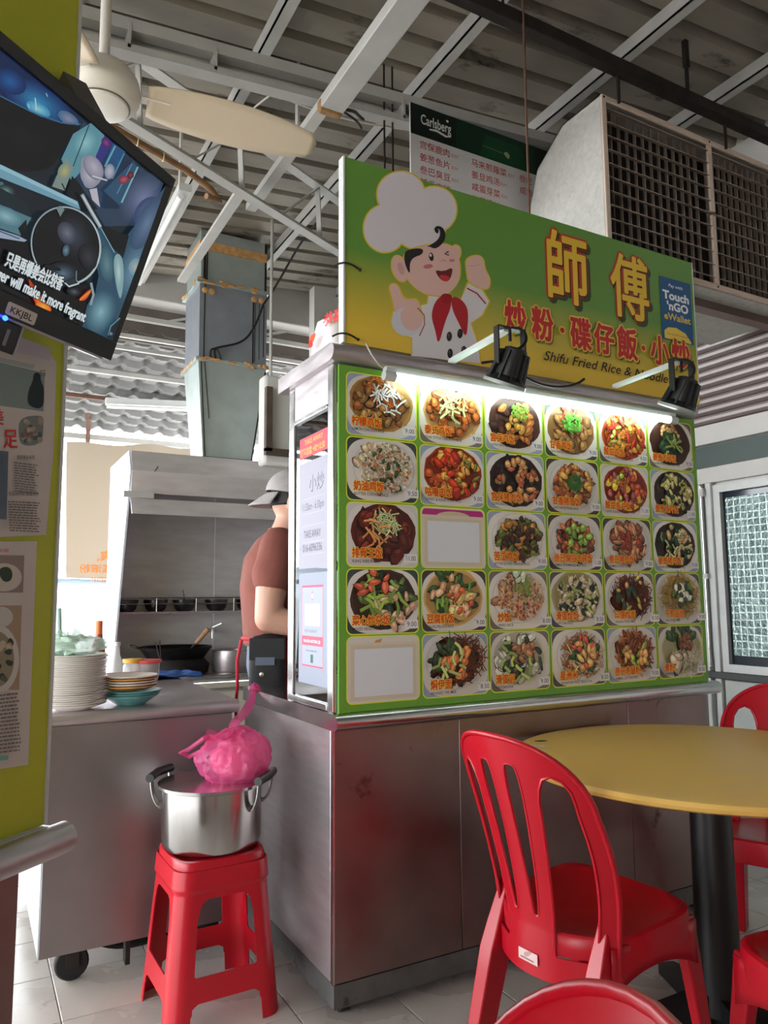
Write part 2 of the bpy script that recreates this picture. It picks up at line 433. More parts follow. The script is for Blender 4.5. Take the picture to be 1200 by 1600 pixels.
# back wall and the wall behind the camera keep the place closed
WARM = M('warm_plaster', (150, 132, 118), .8, 0, var=.08, scale=3)
struct('wall_back', MB().box(2.3, 3.92, 5.3, 5.4, 0, 3.9), WHITE, smooth=0)
struct('wall_front', MB().box(-6, 3.92, -4.62, -4.5, 0, 3.9), WARM, smooth=0)
# ---- windows in the right wall: aluminium sash with mosaic-film glass
ALU = M('white_aluminium', (206, 208, 206), .4, .1, var=.04, scale=12)
def film_mat():
    m = bpy.data.materials.new('mosaic_film'); m.use_nodes = True; nt = m.node_tree; b = nt.nodes['Principled BSDF']
    tc = nt.nodes.new('ShaderNodeTexCoord'); sx = nt.nodes.new('ShaderNodeSeparateXYZ'); cb = nt.nodes.new('ShaderNodeCombineXYZ')
    nt.links.new(tc.outputs['Object'], sx.inputs[0]); nt.links.new(sx.outputs['Y'], cb.inputs['X']); nt.links.new(sx.outputs['Z'], cb.inputs['Y'])
    nz = nt.nodes.new('ShaderNodeTexNoise'); nz.inputs['Scale'].default_value = 9
    nt.links.new(tc.outputs['Object'], nz.inputs['Vector'])
    ad = nt.nodes.new('ShaderNodeVectorMath'); ad.operation = 'MULTIPLY_ADD'; ad.inputs[1].default_value = (.02, .02, 0)
    nt.links.new(nz.outputs['Color'], ad.inputs[0]); nt.links.new(cb.outputs[0], ad.inputs[2])
    br = nt.nodes.new('ShaderNodeTexBrick'); br.offset = 0
    for k, v in (('Scale', 1), ('Brick Width', .040), ('Row Height', .040), ('Mortar Size', .0036), ('Bias', .1)): br.inputs[k].default_value = v
    br.inputs['Color1'].default_value = (*lin((58, 82, 84)), 1); br.inputs['Color2'].default_value = (*lin((112, 136, 132)), 1); br.inputs['Mortar'].default_value = (*lin((190, 206, 200)), 1)
    nt.links.new(ad.outputs[0], br.inputs['Vector']); nt.links.new(br.outputs['Color'], b.inputs['Base Color'])
    n2 = nt.nodes.new('ShaderNodeTexNoise'); n2.inputs['Scale'].default_value = 60; bp = nt.nodes.new('ShaderNodeBump'); bp.inputs['Strength'].default_value = .35; bp.inputs['Distance'].default_value = .01
    nt.links.new(tc.outputs['Object'], n2.inputs['Vector']); nt.links.new(n2.outputs['Fac'], bp.inputs['Height']); nt.links.new(bp.outputs[0], b.inputs['Normal'])
    b.inputs['Metallic'].default_value = .25; b.inputs['Roughness'].default_value = .25; return m
FILM = film_mat(); GLASSD = M('dark_glass', (28, 40, 58), .08, 0, spec=.7)
def window(idx, y0, y1, z0=.775, z1=1.842):
    fr = MB(); t = .045
    for a in (((y0, y0+t), (z0, z1)), ((y1-t, y1), (z0, z1)), ((y0+t, y1-t), (z0, z0+t)), ((y0+t, y1-t), (z1-t, z1))):
        fr.box(XR-.035, XR+.02, a[0][0], a[0][1], a[1][0], a[1][1])
    o = struct('window_%d' % idx, fr, ALU)
    obj('gasket', MB().box(XR-.006, XR-.003, y0+t, y1-t, z0+t, z1-t), GLASSD, o)
    obj('pane', MB().box(XR-.011, XR-.0065, y0+t+.035, y1-t-.018, z0+t+.05, z1-t-.035), FILM, o, smooth=0)
    return o
w1 = window(1, 1.55, 2.865); w2 = window(2, 3.015, 4.4); w3 = window(3, 1.0, 1.55)
obj('filler', MB().box(XR+.02, XR+.06, 2.80, 3.06, .74, 1.86), ALU, wall_r)
sill = struct('trim_2', MB().box(XR-.055, XR, .9, 4.4, .735, .775), M('dark_sill', (60, 62, 62), .5), bevel=.004); tag(sill, 'dark metal sill under the film-covered windows')
door = MB()
for (y0, y1) in ((2.865, 2.905), (2.935, 2.965), (2.99, 3.015)): door.box(XR-.05, XR-.01, y0, y1, .2, 1.86)
d1 = struct('door_1', door, ALU, bevel=.006); tag(d1, 'folded white aluminium gate posts with a bolt lock')
lk = MB(); lk.cyl((XR-.065, 2.92, .80), (XR-.065, 2.92, 1.84), .008); lk.box(XR-.075, XR-.03, 2.90, 2.94, 1.30, 1.33); lk.box(XR-.075, XR-.03, 2.90, 2.94, 1.78, 1.83)
obj('bolt_rod', lk, STEEL_B, d1)
obj('lock_plate', MB().box(XR-.07, XR-.036, 2.98, 3.16, .785, .84), M('lock_brown', (96, 66, 56), .4, .5), d1, bevel=.004)
lp = MB(); lp.box(XR-.03, XR-.005, 1.0, 2.86, .02, .73); lp.box(XR-.03, XR-.005, 3.03, 4.3, .02, .73)
d2 = struct('door_2', lp, M('pale_panel', (196, 202, 198), .5, 0, var=.05), bevel=.004)
# ---- outside: street, low white wall, pale building
CONC = M('street_concrete', (186, 184, 180), .8, 0, var=.06, scale=2)
g = struct('ground', MB().box(-40, 40, 6.0, 60, -.3, -.02), CONC, smooth=0)
struct('ground_side', MB().box(-40, -6, -30, 6.0, -.3, -.02), CONC, smooth=0)
OWHITE = M('street_white_wall', (232, 236, 240), .8)
lw = struct('wall_street', MB().box(-4, 9, 9.0, 9.15, 0, 1.22), OWHITE, smooth=0); tag(lw, 'low white wall outside in the glare')
bld = thing('street_house', 'pale blue-grey house standing beyond the low white wall', 'building', (-1.5, 16, 0))
obj('wall', MB().box(-7, 1.6, 16, 20, 0, 1.9), M('house_paint', (214, 224, 234), .8), bld, world=True, smooth=0)
obj('roof', MB().prism([(15.6, 1.9), (20.4, 1.9), (18, 2.5)], 'x', -7.4, 2.0), M('house_roof', (188, 196, 206), .7), bld, world=True, smooth=0)
for x in (-2.2, .2): obj('window', MB().box(x, x+.9, 15.95, 16.02, .9, 1.6), M('house_glass', (150, 170, 190), .2), bld, world=True)
# ---- awning of tile-profile sheet behind the kitchen
AW = M('tile_profile_sheet', (138, 137, 136), .55, .1, var=.08, scale=6, dirt=((104, 98, 92), .66, 8))
AY0, AY1 = 5.72, 7.6
def awn_z(y): return 3.22-.235*(y-AY0)
m = MB(); NR = 11; xs = [-2.2+.019*i for i in range(330)]
def wave(x):
    t = (x/.19) % 1
    return .036*max(0, math.sin(PI*min(1, t/.55)))**1.4 + (.007 if .62 < t < .70 or .84 < t < .92 else 0)
rows = []
for r in range(NR):
    for q in (0, .97):
        yy = AY0+(AY1-AY0)*(r+q)/NR; rows.append([(x, yy+wave(x)*.5, awn_z(yy)+wave(x)+(.055 if q else 0)) for x in xs])
W = len(xs)
for rw in rows: m.v += rw
for r in range(len(rows)-1):
    for i in range(W-1): m.f.append((r*W+i, r*W+i+1, (r+1)*W+i+1, (r+1)*W+i))
aw = thing('awning', 'white tile-profile metal awning sloping down behind the kitchen', 'awning', (.8, 6.6, 2.8))
obj('awning_sheet', m, AW, aw, world=True, smooth=40, fix=False)
for yy, mt, ww in ((5.9, WPAINT, .03), (6.3, WPAINT, .035), (6.75, RUST, .035), (7.55, WPAINT, .05)):
    obj('batten', MB().beam((-2.2, yy, awn_z(yy)-.03), (3.9, yy, awn_z(yy)-.03), ww, ww), mt, aw, world=True)
for p0, p1, ya, yb in (((137, 690), (140, 625), 7.5, 7.1), ((140, 625), (178, 560), 7.1, 6.3), ((140, 622), (160, 560), 7.1, 6.4), ((95, 575), (150, 555), 6.5, 6.3)):
    obj('strut', MB().beam(at(*p0, 'y', ya), at(*p1, 'y', yb), .04, .04), RUST if ya == 7.5 else WPAINT, aw, world=True)
lf = thing('batten_lamp', 'unlit white batten lamp under the tile-profile awning', 'lamp', at(165, 632, 'y', 6.7))
obj('body', MB().beam(at(165, 627, 'y', 6.7), at(308, 633, 'y', 6.7), .06, .055), ALU, lf, world=True)
obj('tube', MB().cyl(at(167, 635, 'y', 6.66), at(306, 641, 'y', 6.66), .016, n=12), M('tube_off', (235, 235, 232), .3), lf, world=True)
# gutter beam and lattice between the roof and the awning
gb = struct('trim_3', MB().box(-2.5, 3.8, 5.46, 5.66, 3.40, 3.86), M('grey_fascia', (176, 172, 168), .6, 0, var=.06), bevel=.01); tag(gb, 'grey box gutter at the back edge of the roof')
lat = MB(); lat.box(-2.5, 3.8, 5.60, 5.64, 3.28, 3.315); lat.box(-2.5, 3.8, 5.68, 5.71, 3.16, 3.19)
x = -2.3
while x < 3.6:
    lat.beam((x, 5.62, 3.30), (x+.35, 5.62, 3.42), .02, .02); x += .7
lt = struct('trim_4', lat, WPAINT); tag(lt, 'light steel lattice under the gutter')
struct('trim_5', MB().box(-2.5, 3.8, 5.74, 5.78, 3.16, 3.7), M('dark_ceiling_standin', (96, 86, 80), .8, 0, var=.2, scale=5), smooth=0)  # added dark board standing in for the dark higher ceiling behind the lattice
# ================================================================ the food stall
SX, SY, SW, SD = .964, 2.0685, 1.645, .815          # left side, front face, width, depth
SR = SX+SW
stall = thing('food_stall', 'stainless steel food stall with the green picture menu on its front', 'food stall', (1.78, 2.45, 0))
s1 = at(718, 1200, 'y', SY).x; s2 = at(985, 1200, 'y', SY).x
for a, b in ((SX, s1-.001), (s1+.001, s2-.001), (s2+.001, SR)):
    obj('front_panel', MB().box(a, b, SY, SY+.02, .105, .815), STEEL_D, stall, world=True, bevel=.002)
obj('side_panel', MB().box(SX, SX+.02, SY+.0205, SY+SD, .105, .815), STEEL, stall, world=True, bevel=.002)
obj('side_panel', MB().box(SR-.02, SR, SY+.0205, SY+SD, .105, .815), STEEL, stall, world=True, bevel=.002)
obj('back_panel', MB().box(SX+.021, SR-.021, SY+SD-.02, SY+SD-.002, .105, .815), STEEL, stall, world=True)
obj('corner_trim', MB().box(SX-.002, SX+.004, SY-.002, SY+.004, .105, .812), STEEL_B, stall, world=True)
PL = M('dirty_plinth', (104, 104, 102), .55, .5, var=.25, scale=10, dirt=((40, 34, 30), .56, 8))
pl = MB(); pl.box(SX+.004, SR-.004, SY+.004, SY+.03, .035, .100); pl.box(SX+.004, SX+.03, SY+.03, SY+SD-.01, .035, .100)
pl.box(SR-.03, SR-.004, SY+.03, SY+SD-.01, .035, .100); pl.box(SX+.02, SR-.02, SY+.02, SY+SD-.02, .090, .104)
obj('plinth', pl, PL, stall, world=True)
def castor(parent, x, y, r=.035):
    if r > .04:
        c = MB(); c.cyl((x, y-.016, r), (x, y+.016, r), r, n=24); w_ = obj('castor', c, RUBBER, parent, world=True, bevel=.006)
        f = MB(); f.box(x-.02, x+.02, y-.024, y-.019, r-.01, .115); f.box(x-.02, x+.02, y+.019, y+.024, r-.01, .115); f.box(x-.02, x+.02, y-.024, y+.024, .100, .115); f.cyl((x, y-.025, r), (x, y+.025, r), .010, n=12)
        obj('castor_fork', f, DARKIRON, w_, world=True); return
    c = MB(); c.cyl((x-.014, y, r), (x+.014, y, r), r, n=20); w_ = obj('castor', c, RUBBER, parent, world=True)
    f = MB(); f.box(x-.022, x-.017, y-.02, y+.02, r-.01, .1 if r < .04 else .14); f.box(x+.017, x+.022, y-.02, y+.02, r-.01, .1 if r < .04 else .14); f.cyl((x-.02, y, r), (x+.02, y, r), .008, n=10)
    obj('castor_fork', f, STEEL_D, w_, world=True)
for x, y in ((1.02, 2.13), (1.55, 2.13), (2.54, 2.13), (1.03, 2.80), (2.54, 2.80)): castor(stall, x, y)
def slab(x0, x1, y0, y1, z0, z1, r):
    """steel top with a half-round front nosing"""
    pr = [(y1, z0), (y1, z1), (y0, z1)]
    for i in range(9):
        a = PI/2+PI*i/8; pr.append((y0+(z1-z0)/2*1.15*math.cos(a), (z0+z1)/2+(z1-z0)/2*math.sin(a)))
    return MB().prism(pr, 'x', x0, x1)
obj('worktop', slab(SX-.006, SR+.05, SY-.012, SY+SD+.004, .812, .862, .025), STEEL_B, stall, world=True, smooth=30)
obj('roof_slab', slab(SX-.02, SR-.005, SY-.012, 2.50, 1.937, 1.992, .027), STEEL, stall, world=True, smooth=30)
# posts and side glazing
for (x0, x1, y0, y1) in ((SX, SX+.014, SY+.004, SY+.045), (SX, SX+.03, 2.392, 2.44), (SR-.03, SR, SY+.004, SY+.045), (SR-.03, SR, 2.41, 2.44)):
    obj('post', MB().box(x0, x1, y0, y1, .862, 1.937), STEEL_B, stall, world=True, bevel=.003)
obj('header_panel', MB().box(SX+.002, SX+.012, SY+.045, 2.392, 1.812, 1.937), STEEL, stall, world=True)
for z0, z1 in ((1.800, 1.813), (.864, .885)): obj('glazing_bar', MB().box(SX-.003, SX+.015, SY+.045, 2.392, z0, z1), STEEL_B, stall, world=True, bevel=.002)
GLASS = pane_mat('clear_glass', (.86, .92, .90), .10)
obj('glass_pane', MB().box(SX+.006, SX+.010, SY+.045, 2.392, .885, 1.80), GLASS, stall, world=True, smooth=0)
obj('back_board', MB().box(SX+.03, SR-.03, SY+.012, SY+.022, .862, 1.937), STEEL, stall, world=True)
obj('inner_shelf', MB().box(SX+.06, SR-.06, SY+.03, 2.40, 1.30, 1.32), STEEL, stall, world=True)
# notices taped inside the side glass
def side_art(fn, name, label, cat):
    a = Art(); fn(a); o = a.build(name, PAPER, None, (SX+.005, SY, 0), (0, -1, 0), (0, 0, 1)); tag(o, label, cat); return o
q = lambda y: SY-y
def red_strip(a):
    a.rect(q(2.352), 1.672, q(2.113), 1.742, (196, 70, 84))
    a.text('TAKE AWAY', q(2.31), 1.716, .024, (240, 170, 60), .01, w=.15); a.text('打包加盒 +RM 0.50', q(2.345), 1.682, .030, (240, 170, 60), .01, w=.20)
side_art(red_strip, 'notice_strip', 'red notice strip with yellow lettering taped in the side glass', 'notice')
def hours(a):
    a.rect(q(2.352), 1.30, q(2.113), 1.655, (156, 154, 168))
    a.text('小炒', q(2.27), 1.555, .062, (90, 90, 100), 0)
    a.text('11:30am - 6:30pm', q(2.325), 1.492, .036, (90, 90, 100), 0, w=.175)
    for z in (1.53, 1.48, 1.44, 1.385, 1.345): a.rect(q(2.325), z, q(2.145), z+.0012, (180, 178, 190))
    a.text('TAKE AWAY', q(2.31), 1.40, .036, (80, 80, 90), 0, w=.135)
    a.text('016-6096336', q(2.32), 1.355, .036, (80, 80, 90), 0, w=.155)
side_art(hours, 'hours_notice', 'white paper with opening hours and telephone number in the side glass', 'notice')
def pay(a):
    a.rect(q(2.352), .93, q(2.113), 1.285, (146, 152, 168))
    a.rect(q(2.325), .985, q(2.155), 1.245, (214, 84, 120)); a.rect(q(2.322), .990, q(2.158), 1.238, (158, 164, 178))
    a.ell(q(2.24), 1.21, .011, .015, (222, 110, 140)); a.ell(q(2.24), 1.21, .007, .010, (216, 222, 234))
    a.text('RESTAURANT', q(2.30), 1.093, .014, (110, 110, 130), 0, w=.10)
    a.rect(q(2.322), 1.052, q(2.158), 1.082, (222, 90, 110)); a.text('MALAYSIA NATIONAL QR', q(2.31), 1.061, .014, (250, 240, 245), 0, w=.135)
    a.text('Scan to pay here', q(2.29), 1.033, .010, (90, 90, 110), 0, w=.09)
    a.rect(q(2.252), .998, q(2.232), 1.024, (60, 100, 90))
    a.rect(q(2.30), 1.115, q(2.18), 1.185, (226, 214, 224))
side_art(pay, 'payment_notice', 'white payment notice with a red frame low in the side glass', 'notice')
# ================================================================ picture menu on the stall front
MX0, MX1, MZ0, MZ1 = .978, 2.617, .863, 1.931
GREEN = M('menu_green', (106, 160, 52), .35, 0, var=.03)
menu = thing('menu_board', 'green picture menu board with thirty dish photos under the tube light', 'menu board', (1.8, SY-.008, MZ0))
obj('panel', MB().box(MX0, MX1, SY-.009, SY-.001, MZ0, MZ1), GREEN, menu, world=True)
class Cell(Art):
    """a photo card; everything drawn is trimmed to the card"""
    def __init__(s, b): super().__init__(); s.b = b
    def poly(s, pts, col):
        x0, y0, x1, y1 = s.b
        for ax, lim, sg in ((0, x0, 1), (0, x1, -1), (1, y0, 1), (1, y1, -1)):
            out = []
            for i in range(len(pts)):
                p, r = pts[i], pts[(i+1) % len(pts)]; dp = (p[ax]-lim)*sg; dr = (r[ax]-lim)*sg
                if dp >= 0: out.append(p)
                if (dp >= 0) != (dr >= 0):
                    t = dp/(dp-dr); out.append((p[0]+(r[0]-p[0])*t, p[1]+(r[1]-p[1])*t))
            pts = out
            if len(pts) < 3: return
        s.raw(pts, [tuple(range(len(pts)))], col)
CWD, CHT = .252, .196
def jit(c, rnd, k=.18):
    f = 1+rnd.uniform(-k, k); return tuple(max(0, min(255, v*f)) for v in c)
NK = 1.9
def food(a, rnd, spec, cx, cy, rx, ry):
    def pos(sp=1.0, ox=0, oy=0):
        while True:
            x, y = rnd.uniform(-1, 1), rnd.uniform(-1, 1)
            if x*x+y*y < 1: return cx+(x*sp+ox)*rx, cy+(y*sp+oy)*ry
    if spec.get('sauce'):
        a.blob(cx, cy, rx*1.04, ry*1.04, jit(spec['sauce'], rnd, .05), rnd, 0, 26, .03)
        a.blob(cx-.01*rx, cy+.02*ry, rx*.97, ry*.95, jit(tuple(v*.85 for v in spec['sauce']), rnd, .05), rnd, 0, 26, .03)
    for kind, col, n, s1_, s2_, sp, ox, oy in spec['bits']:
        for _ in range(int(n*NK)):
            x, y = pos(sp, ox, oy); c = jit(col, rnd)
            if kind == 'c':
                r1 = rnd.uniform(.6, 1.2)*s1_*1.2; r2 = rnd.uniform(.6, 1.1)*s2_*1.2; ro = rnd.uniform(0, PI)
                a.blob(x, y-.0012, r1*1.08, r2*1.12, tuple(v*.45 for v in c), rnd, ro, 8, .2)
                a.blob(x, y, r1, r2, c, rnd, ro, 8, .2)
                a.blob(x-r2*.15, y+r2*.25, r1*.55, r2*.45, tuple(min(255, v*1.22+12) for v in c), rnd, ro, 6, .25)
            elif kind == 's':
                an = rnd.uniform(0, 2*PI); L = s1_*rnd.uniform(.6, 1.2); bx, by = math.cos(an), math.sin(an); k = rnd.uniform(-.5, .5)*L
                P = [(x-bx*L/2, y-by*L/2), (x-by*k*.5, y+bx*k*.5), (x+bx*L/2, y+by*L/2)]
                a.line([(p[0], p[1]-.0008) for p in P], s2_*1.25, tuple(v*.5 for v in c)); a.line(P, s2_, c)
            else:
                an = rnd.uniform(0, PI); a.blob(x, y, s1_, s2_, c, rnd, an, 5, .2)
BR, DBR, RED, ORA, YEL, GRN, DGR, CRM, PNK, WHT = (140, 84, 44), (66, 34, 24), (176, 52, 28), (214, 110, 44), (216, 176, 66), (120, 158, 54), (38, 66, 38), (226, 202, 160), (222, 160, 132), (236, 232, 220)
c_ = lambda col, n, a, b, sp=.85, ox=0, oy=0: ('c', col, n, a, b, sp, ox, oy)
s_ = lambda col, n, a, b, sp=.8, ox=0, oy=0: ('s', col, n, a, b, sp, ox, oy)
g_ = lambda col, n, a, b, sp=.9, ox=0, oy=0: ('g', col, n, a, b, sp, ox, oy)
MENU = [
 [('柠檬鸡饭', 'LEMON CHICKEN RICE', '9.00', dict(sauce=(176, 130, 66), bits=[c_(BR, 16, .016, .012), c_((170, 124, 70), 12, .016, .011), s_(ORA, 12, .05, .004, .5, 0, .3), s_(WHT, 16, .04, .005, .5, .1, .1)])),
  ('泰式鸡饭', 'THAI STYLE CHICKEN RICE', '9.00', dict(sauce=(214, 160, 96), bits=[c_((178, 96, 40), 20, .018, .013), c_(ORA, 10, .016, .012), s_((240, 190, 130), 18, .05, .005, .5, 0, .5), s_((214, 216, 150), 6, .05, .008, .4)])),
  ('宫保鸡饭', 'GONG BAO CHICKEN RICE', '9.00', dict(sauce=(84, 40, 26), bits=[c_(DBR, 18, .02, .013), c_((170, 100, 44), 12, .018, .013), c_((206, 150, 64), 5, .018, .013, .4), g_(GRN, 40, .006, .004, .35, .15, .45)])),
  ('甘香鸡饭', 'GAN XIANG CHICKEN RICE', '9.00', dict(sauce=(150, 104, 56), bits=[c_((162, 112, 60), 22, .018, .013), c_(RED, 6, .012, .008, .5, 0, .6), g_((110, 190, 70), 60, .008, .004, .42, 0, .25)])),
  ('酸甜鸡饭', 'SWEET & SOUR CHICKEN RICE', '9.00', dict(sauce=(196, 74, 28), bits=[c_((214, 120, 40), 22, .018, .012), c_((222, 162, 60), 12, .014, .010), c_(RED, 8, .018, .008), c_((200, 200, 90), 3, .014, .008)])),
  ('姜葱肉碎饭', 'GINGER SPRING ONION MEAT RICE', '9.50', dict(sauce=(70, 36, 24), bits=[c_((206, 150, 100), 22, .012, .009, .5, 0, .45), c_(DGR, 12, .022, .012, .5, 0, -.15), s_((170, 180, 90), 6, .04, .008, .5, 0, -.3)]))],
 [('奶油鸡饭', 'BUTTER CHICKEN RICE', '9.50', dict(sauce=None, bits=[c_((206, 176, 140), 30, .016, .011, .95), g_((232, 222, 196), 170, .006, .003, .9), c_((64, 84, 50), 6, .010, .006, .7), g_((190, 110, 70), 20, .006, .005, .8)])),
  ('咕噜肉饭', 'SWEET & SOUR PORK RICE', '9.00', dict(sauce=(160, 52, 22), bits=[c_((206, 92, 40), 16, .018, .014), c_((222, 158, 70), 14, .014, .011), c_((190, 50, 24), 6, .020, .012), c_((130, 140, 60), 3, .014, .007)])),
  ('宫保猪肉饭', 'GONG BAO PORK RICE', '9.00', dict(sauce=(48, 28, 24), bits=[c_((46, 30, 28), 20, .02, .012), c_((190, 136, 84), 14, .016, .011), c_((170, 90, 60), 5, .016, .009)])),
  ('甘香猪肉饭', 'GAN XIANG PORK RICE', '9.00', dict(sauce=None, bits=[c_((170, 92, 50), 40, .018, .012, .8), c_((206, 150, 74), 12, .014, .010, .8), g_((60, 110, 46), 40, .008, .005, .35, 0, .05)])),
  ('酸甜鱼片饭', 'SWEET & SOUR FISH FILLET RICE', '11.00', dict(sauce=(150, 44, 28), bits=[c_((226, 170, 60), 12, .022, .015), c_((196, 80, 46), 10, .018, .012), c_((176, 90, 90), 6, .014, .010), c_((190, 190, 80), 3, .014, .011)])),
  ('姜葱鱼片饭', 'GINGER SPRING ONION FISH FILLET RICE', '11.00', dict(sauce=(52, 28, 24), bits=[c_((60, 36, 26), 12, .018, .012), c_((222, 200, 140), 10, .018, .012), s_((196, 190, 96), 10, .036, .009), c_(DGR, 4, .014, .008)]))],
 [('排骨王饭', 'KING RIBS RICE', '11.00', dict(sauce=(92, 34, 24), bits=[c_((122, 44, 30), 16, .028, .018), c_((92, 32, 24), 8, .026, .016), s_((206, 214, 150), 26, .04, .004, .4, 0, .35), s_((222, 150, 90), 6, .05, .006, .4, -.3, 0)])),
  None,
  ('苦瓜鸡饭', 'BITTER GOURD CHICKEN RICE', '9.00', dict(sauce=None, bits=[c_((92, 60, 36), 26, .018, .012, .8), c_((112, 116, 50), 22, .018, .010, .85), c_((196, 130, 60), 10, .016, .010, .85), c_(DBR, 10, .014, .010)])),
  ('叁巴臭豆肉碎饭', 'SAMBAL PETAI MINCED MEAT RICE', '11.00', dict(sauce=None, bits=[c_((126, 62, 40), 34, .016, .011, .8), c_((176, 96, 52), 14, .016, .009, .85), c_((132, 162, 66), 9, .014, .011, .7)])),
  ('叁巴猪肉饭', 'SAMBAL PORK RICE', '9.00', dict(sauce=None, bits=[c_((160, 92, 60), 36, .020, .012, .8), c_((190, 130, 92), 16, .020, .009, .8), c_((150, 56, 34), 6, .016, .012, .5)])),
  ('姜葱猪肉饭', 'GINGER SPRING ONION PORK RICE', '9.00', dict(sauce=(46, 28, 24), bits=[c_((40, 36, 28), 14, .02, .012), c_((206, 170, 116), 14, .017, .009), s_((200, 204, 140), 10, .036, .007), c_(DGR, 5, .014, .008)]))],
 [('菜心炒杂饭', 'MIXED VEGETABLE RICE', '9.00', dict(sauce=(70, 44, 28), bits=[c_((92, 110, 52), 14, .02, .010), c_((44, 60, 34), 10, .018, .010), c_((206, 160, 130), 10, .018, .011, .7, .2, -.2), s_((150, 176, 76), 10, .05, .010), c_((196, 90, 60), 4, .016, .010, .5, -.3, .5)])),
  ('豆腐虾饭', 'TAUFU PRAWN RICE', '9.00', dict(sauce=(206, 160, 90), bits=[c_((52, 80, 40), 14, .016, .010, .8, 0, .2), s_((140, 176, 70), 10, .045, .009), c_((232, 196, 116), 7, .022, .015, .6, .1, -.1), c_((232, 170, 130), 6, .014, .010), c_((210, 100, 50), 3, .016, .010)])),
  ('炒饭', 'FRIED RICE', '8.00', dict(sauce=None, bits=[c_((196, 140, 96), 30, .016, .012, .92), g_((226, 190, 150), 230, .0055, .003, .95), g_((176, 76, 50), 22, .006, .005, .85), g_((120, 150, 60), 18, .008, .005, .4, 0, .35), c_((206, 216, 180), 4, .018, .015, .3, -.1, 1.05)])),
  ('滑蛋烩饭', 'WAT DAN RICE', '8.50', dict(sauce=(184, 168, 116), bits=[c_((222, 206, 180), 16, .018, .012, .8), c_((44, 52, 36), 9, .02, .011), c_((228, 190, 166), 8, .015, .010), s_((176, 190, 90), 4, .05, .010), g_((206, 196, 150), 60, .006, .004)])),
  ('印度炒面', 'INDIAN FRIED MEE', '8.50', dict(sauce=None, bits=[c_((92, 46, 30), 22, .022, .014, .8), s_((150, 76, 40), 90, .05, .0028, .85), s_((96, 40, 26), 60, .05, .0028, .85), c_((190, 170, 76), 5, .014, .006), c_((222, 150, 96), 3, .010, .008), c_(DGR, 5, .016, .009, .5, -.4, 0)])),
  ('干煎生面', 'PAN FRIED MEE', '9.00', dict(sauce=None, bits=[s_((214, 176, 92), 110, .05, .0028, .95), s_((186, 140, 64), 50, .05, .0028, .95), c_((110, 150, 60), 10, .016, .009, .5, 0, .25), c_((232, 220, 190), 8, .016, .011, .4, 0, .1), c_((40, 56, 36), 5, .014, .009, .5)]))],
 [None,
  ('焖伊面', 'BRAISED YEE MEE', '8.50', dict(sauce=None, bits=[c_((60, 34, 24), 24, .022, .014, .8), s_((122, 62, 36), 100, .05, .0028, .85, .15, .1), c_((52, 70, 36), 10, .018, .010, .6, -.4, .2), c_((214, 120, 60), 7, .016, .011, .6), s_((190, 200, 120), 5, .04, .009, .6, -.3, 0)])),
  ('滑蛋河', 'WAT DAN HOR', '9.00', dict(sauce=(214, 206, 180), bits=[c_((228, 222, 204), 18, .02, .012, .9), c_((46, 62, 38), 10, .018, .009), c_((176, 120, 80), 8, .018, .011, .45, .1, .2), s_((170, 190, 100), 7, .04, .010)])),
  ('星洲米', 'SINGAPORE FRIED BEEHOON', '8.50', dict(sauce=None, bits=[s_((196, 130, 72), 120, .05, .0026, .85), s_((226, 206, 160), 22, .05, .005, .8), c_((52, 80, 40), 7, .016, .009, .7), c_((232, 170, 100), 5, .016, .012, .6), c_((196, 80, 50), 4, .012, .008)])),
  ('叁巴老鼠粉', 'SAMBAL LOU SHU FUN', '9.00', dict(sauce=None, bits=[c_((150, 76, 40), 18, .022, .012, .8), s_((196, 120, 66), 60, .05, .006, .85), s_((120, 52, 30), 26, .05, .005, .85), c_((150, 160, 70), 5, .02, .010, .6), c_((232, 160, 90), 5, .014, .011, .6)])),
  ('煮粉', 'SOUP NOODLE', '8.50', dict(sauce=(196, 184, 136), bits=[c_((60, 84, 44), 10, .022, .012, .6, 0, .6), s_((232, 216, 180), 60, .05, .003, .6, .2, -.4), c_((140, 84, 50), 14, .010, .008, .35, .1, .25), c_((222, 196, 160), 3, .026, .016, .4, -.4, -.3)]))]]
BGC = [(84, 84, 92), (150, 164, 186), (70, 60, 56), (206, 200, 192), (120, 110, 100), (60, 70, 66)]
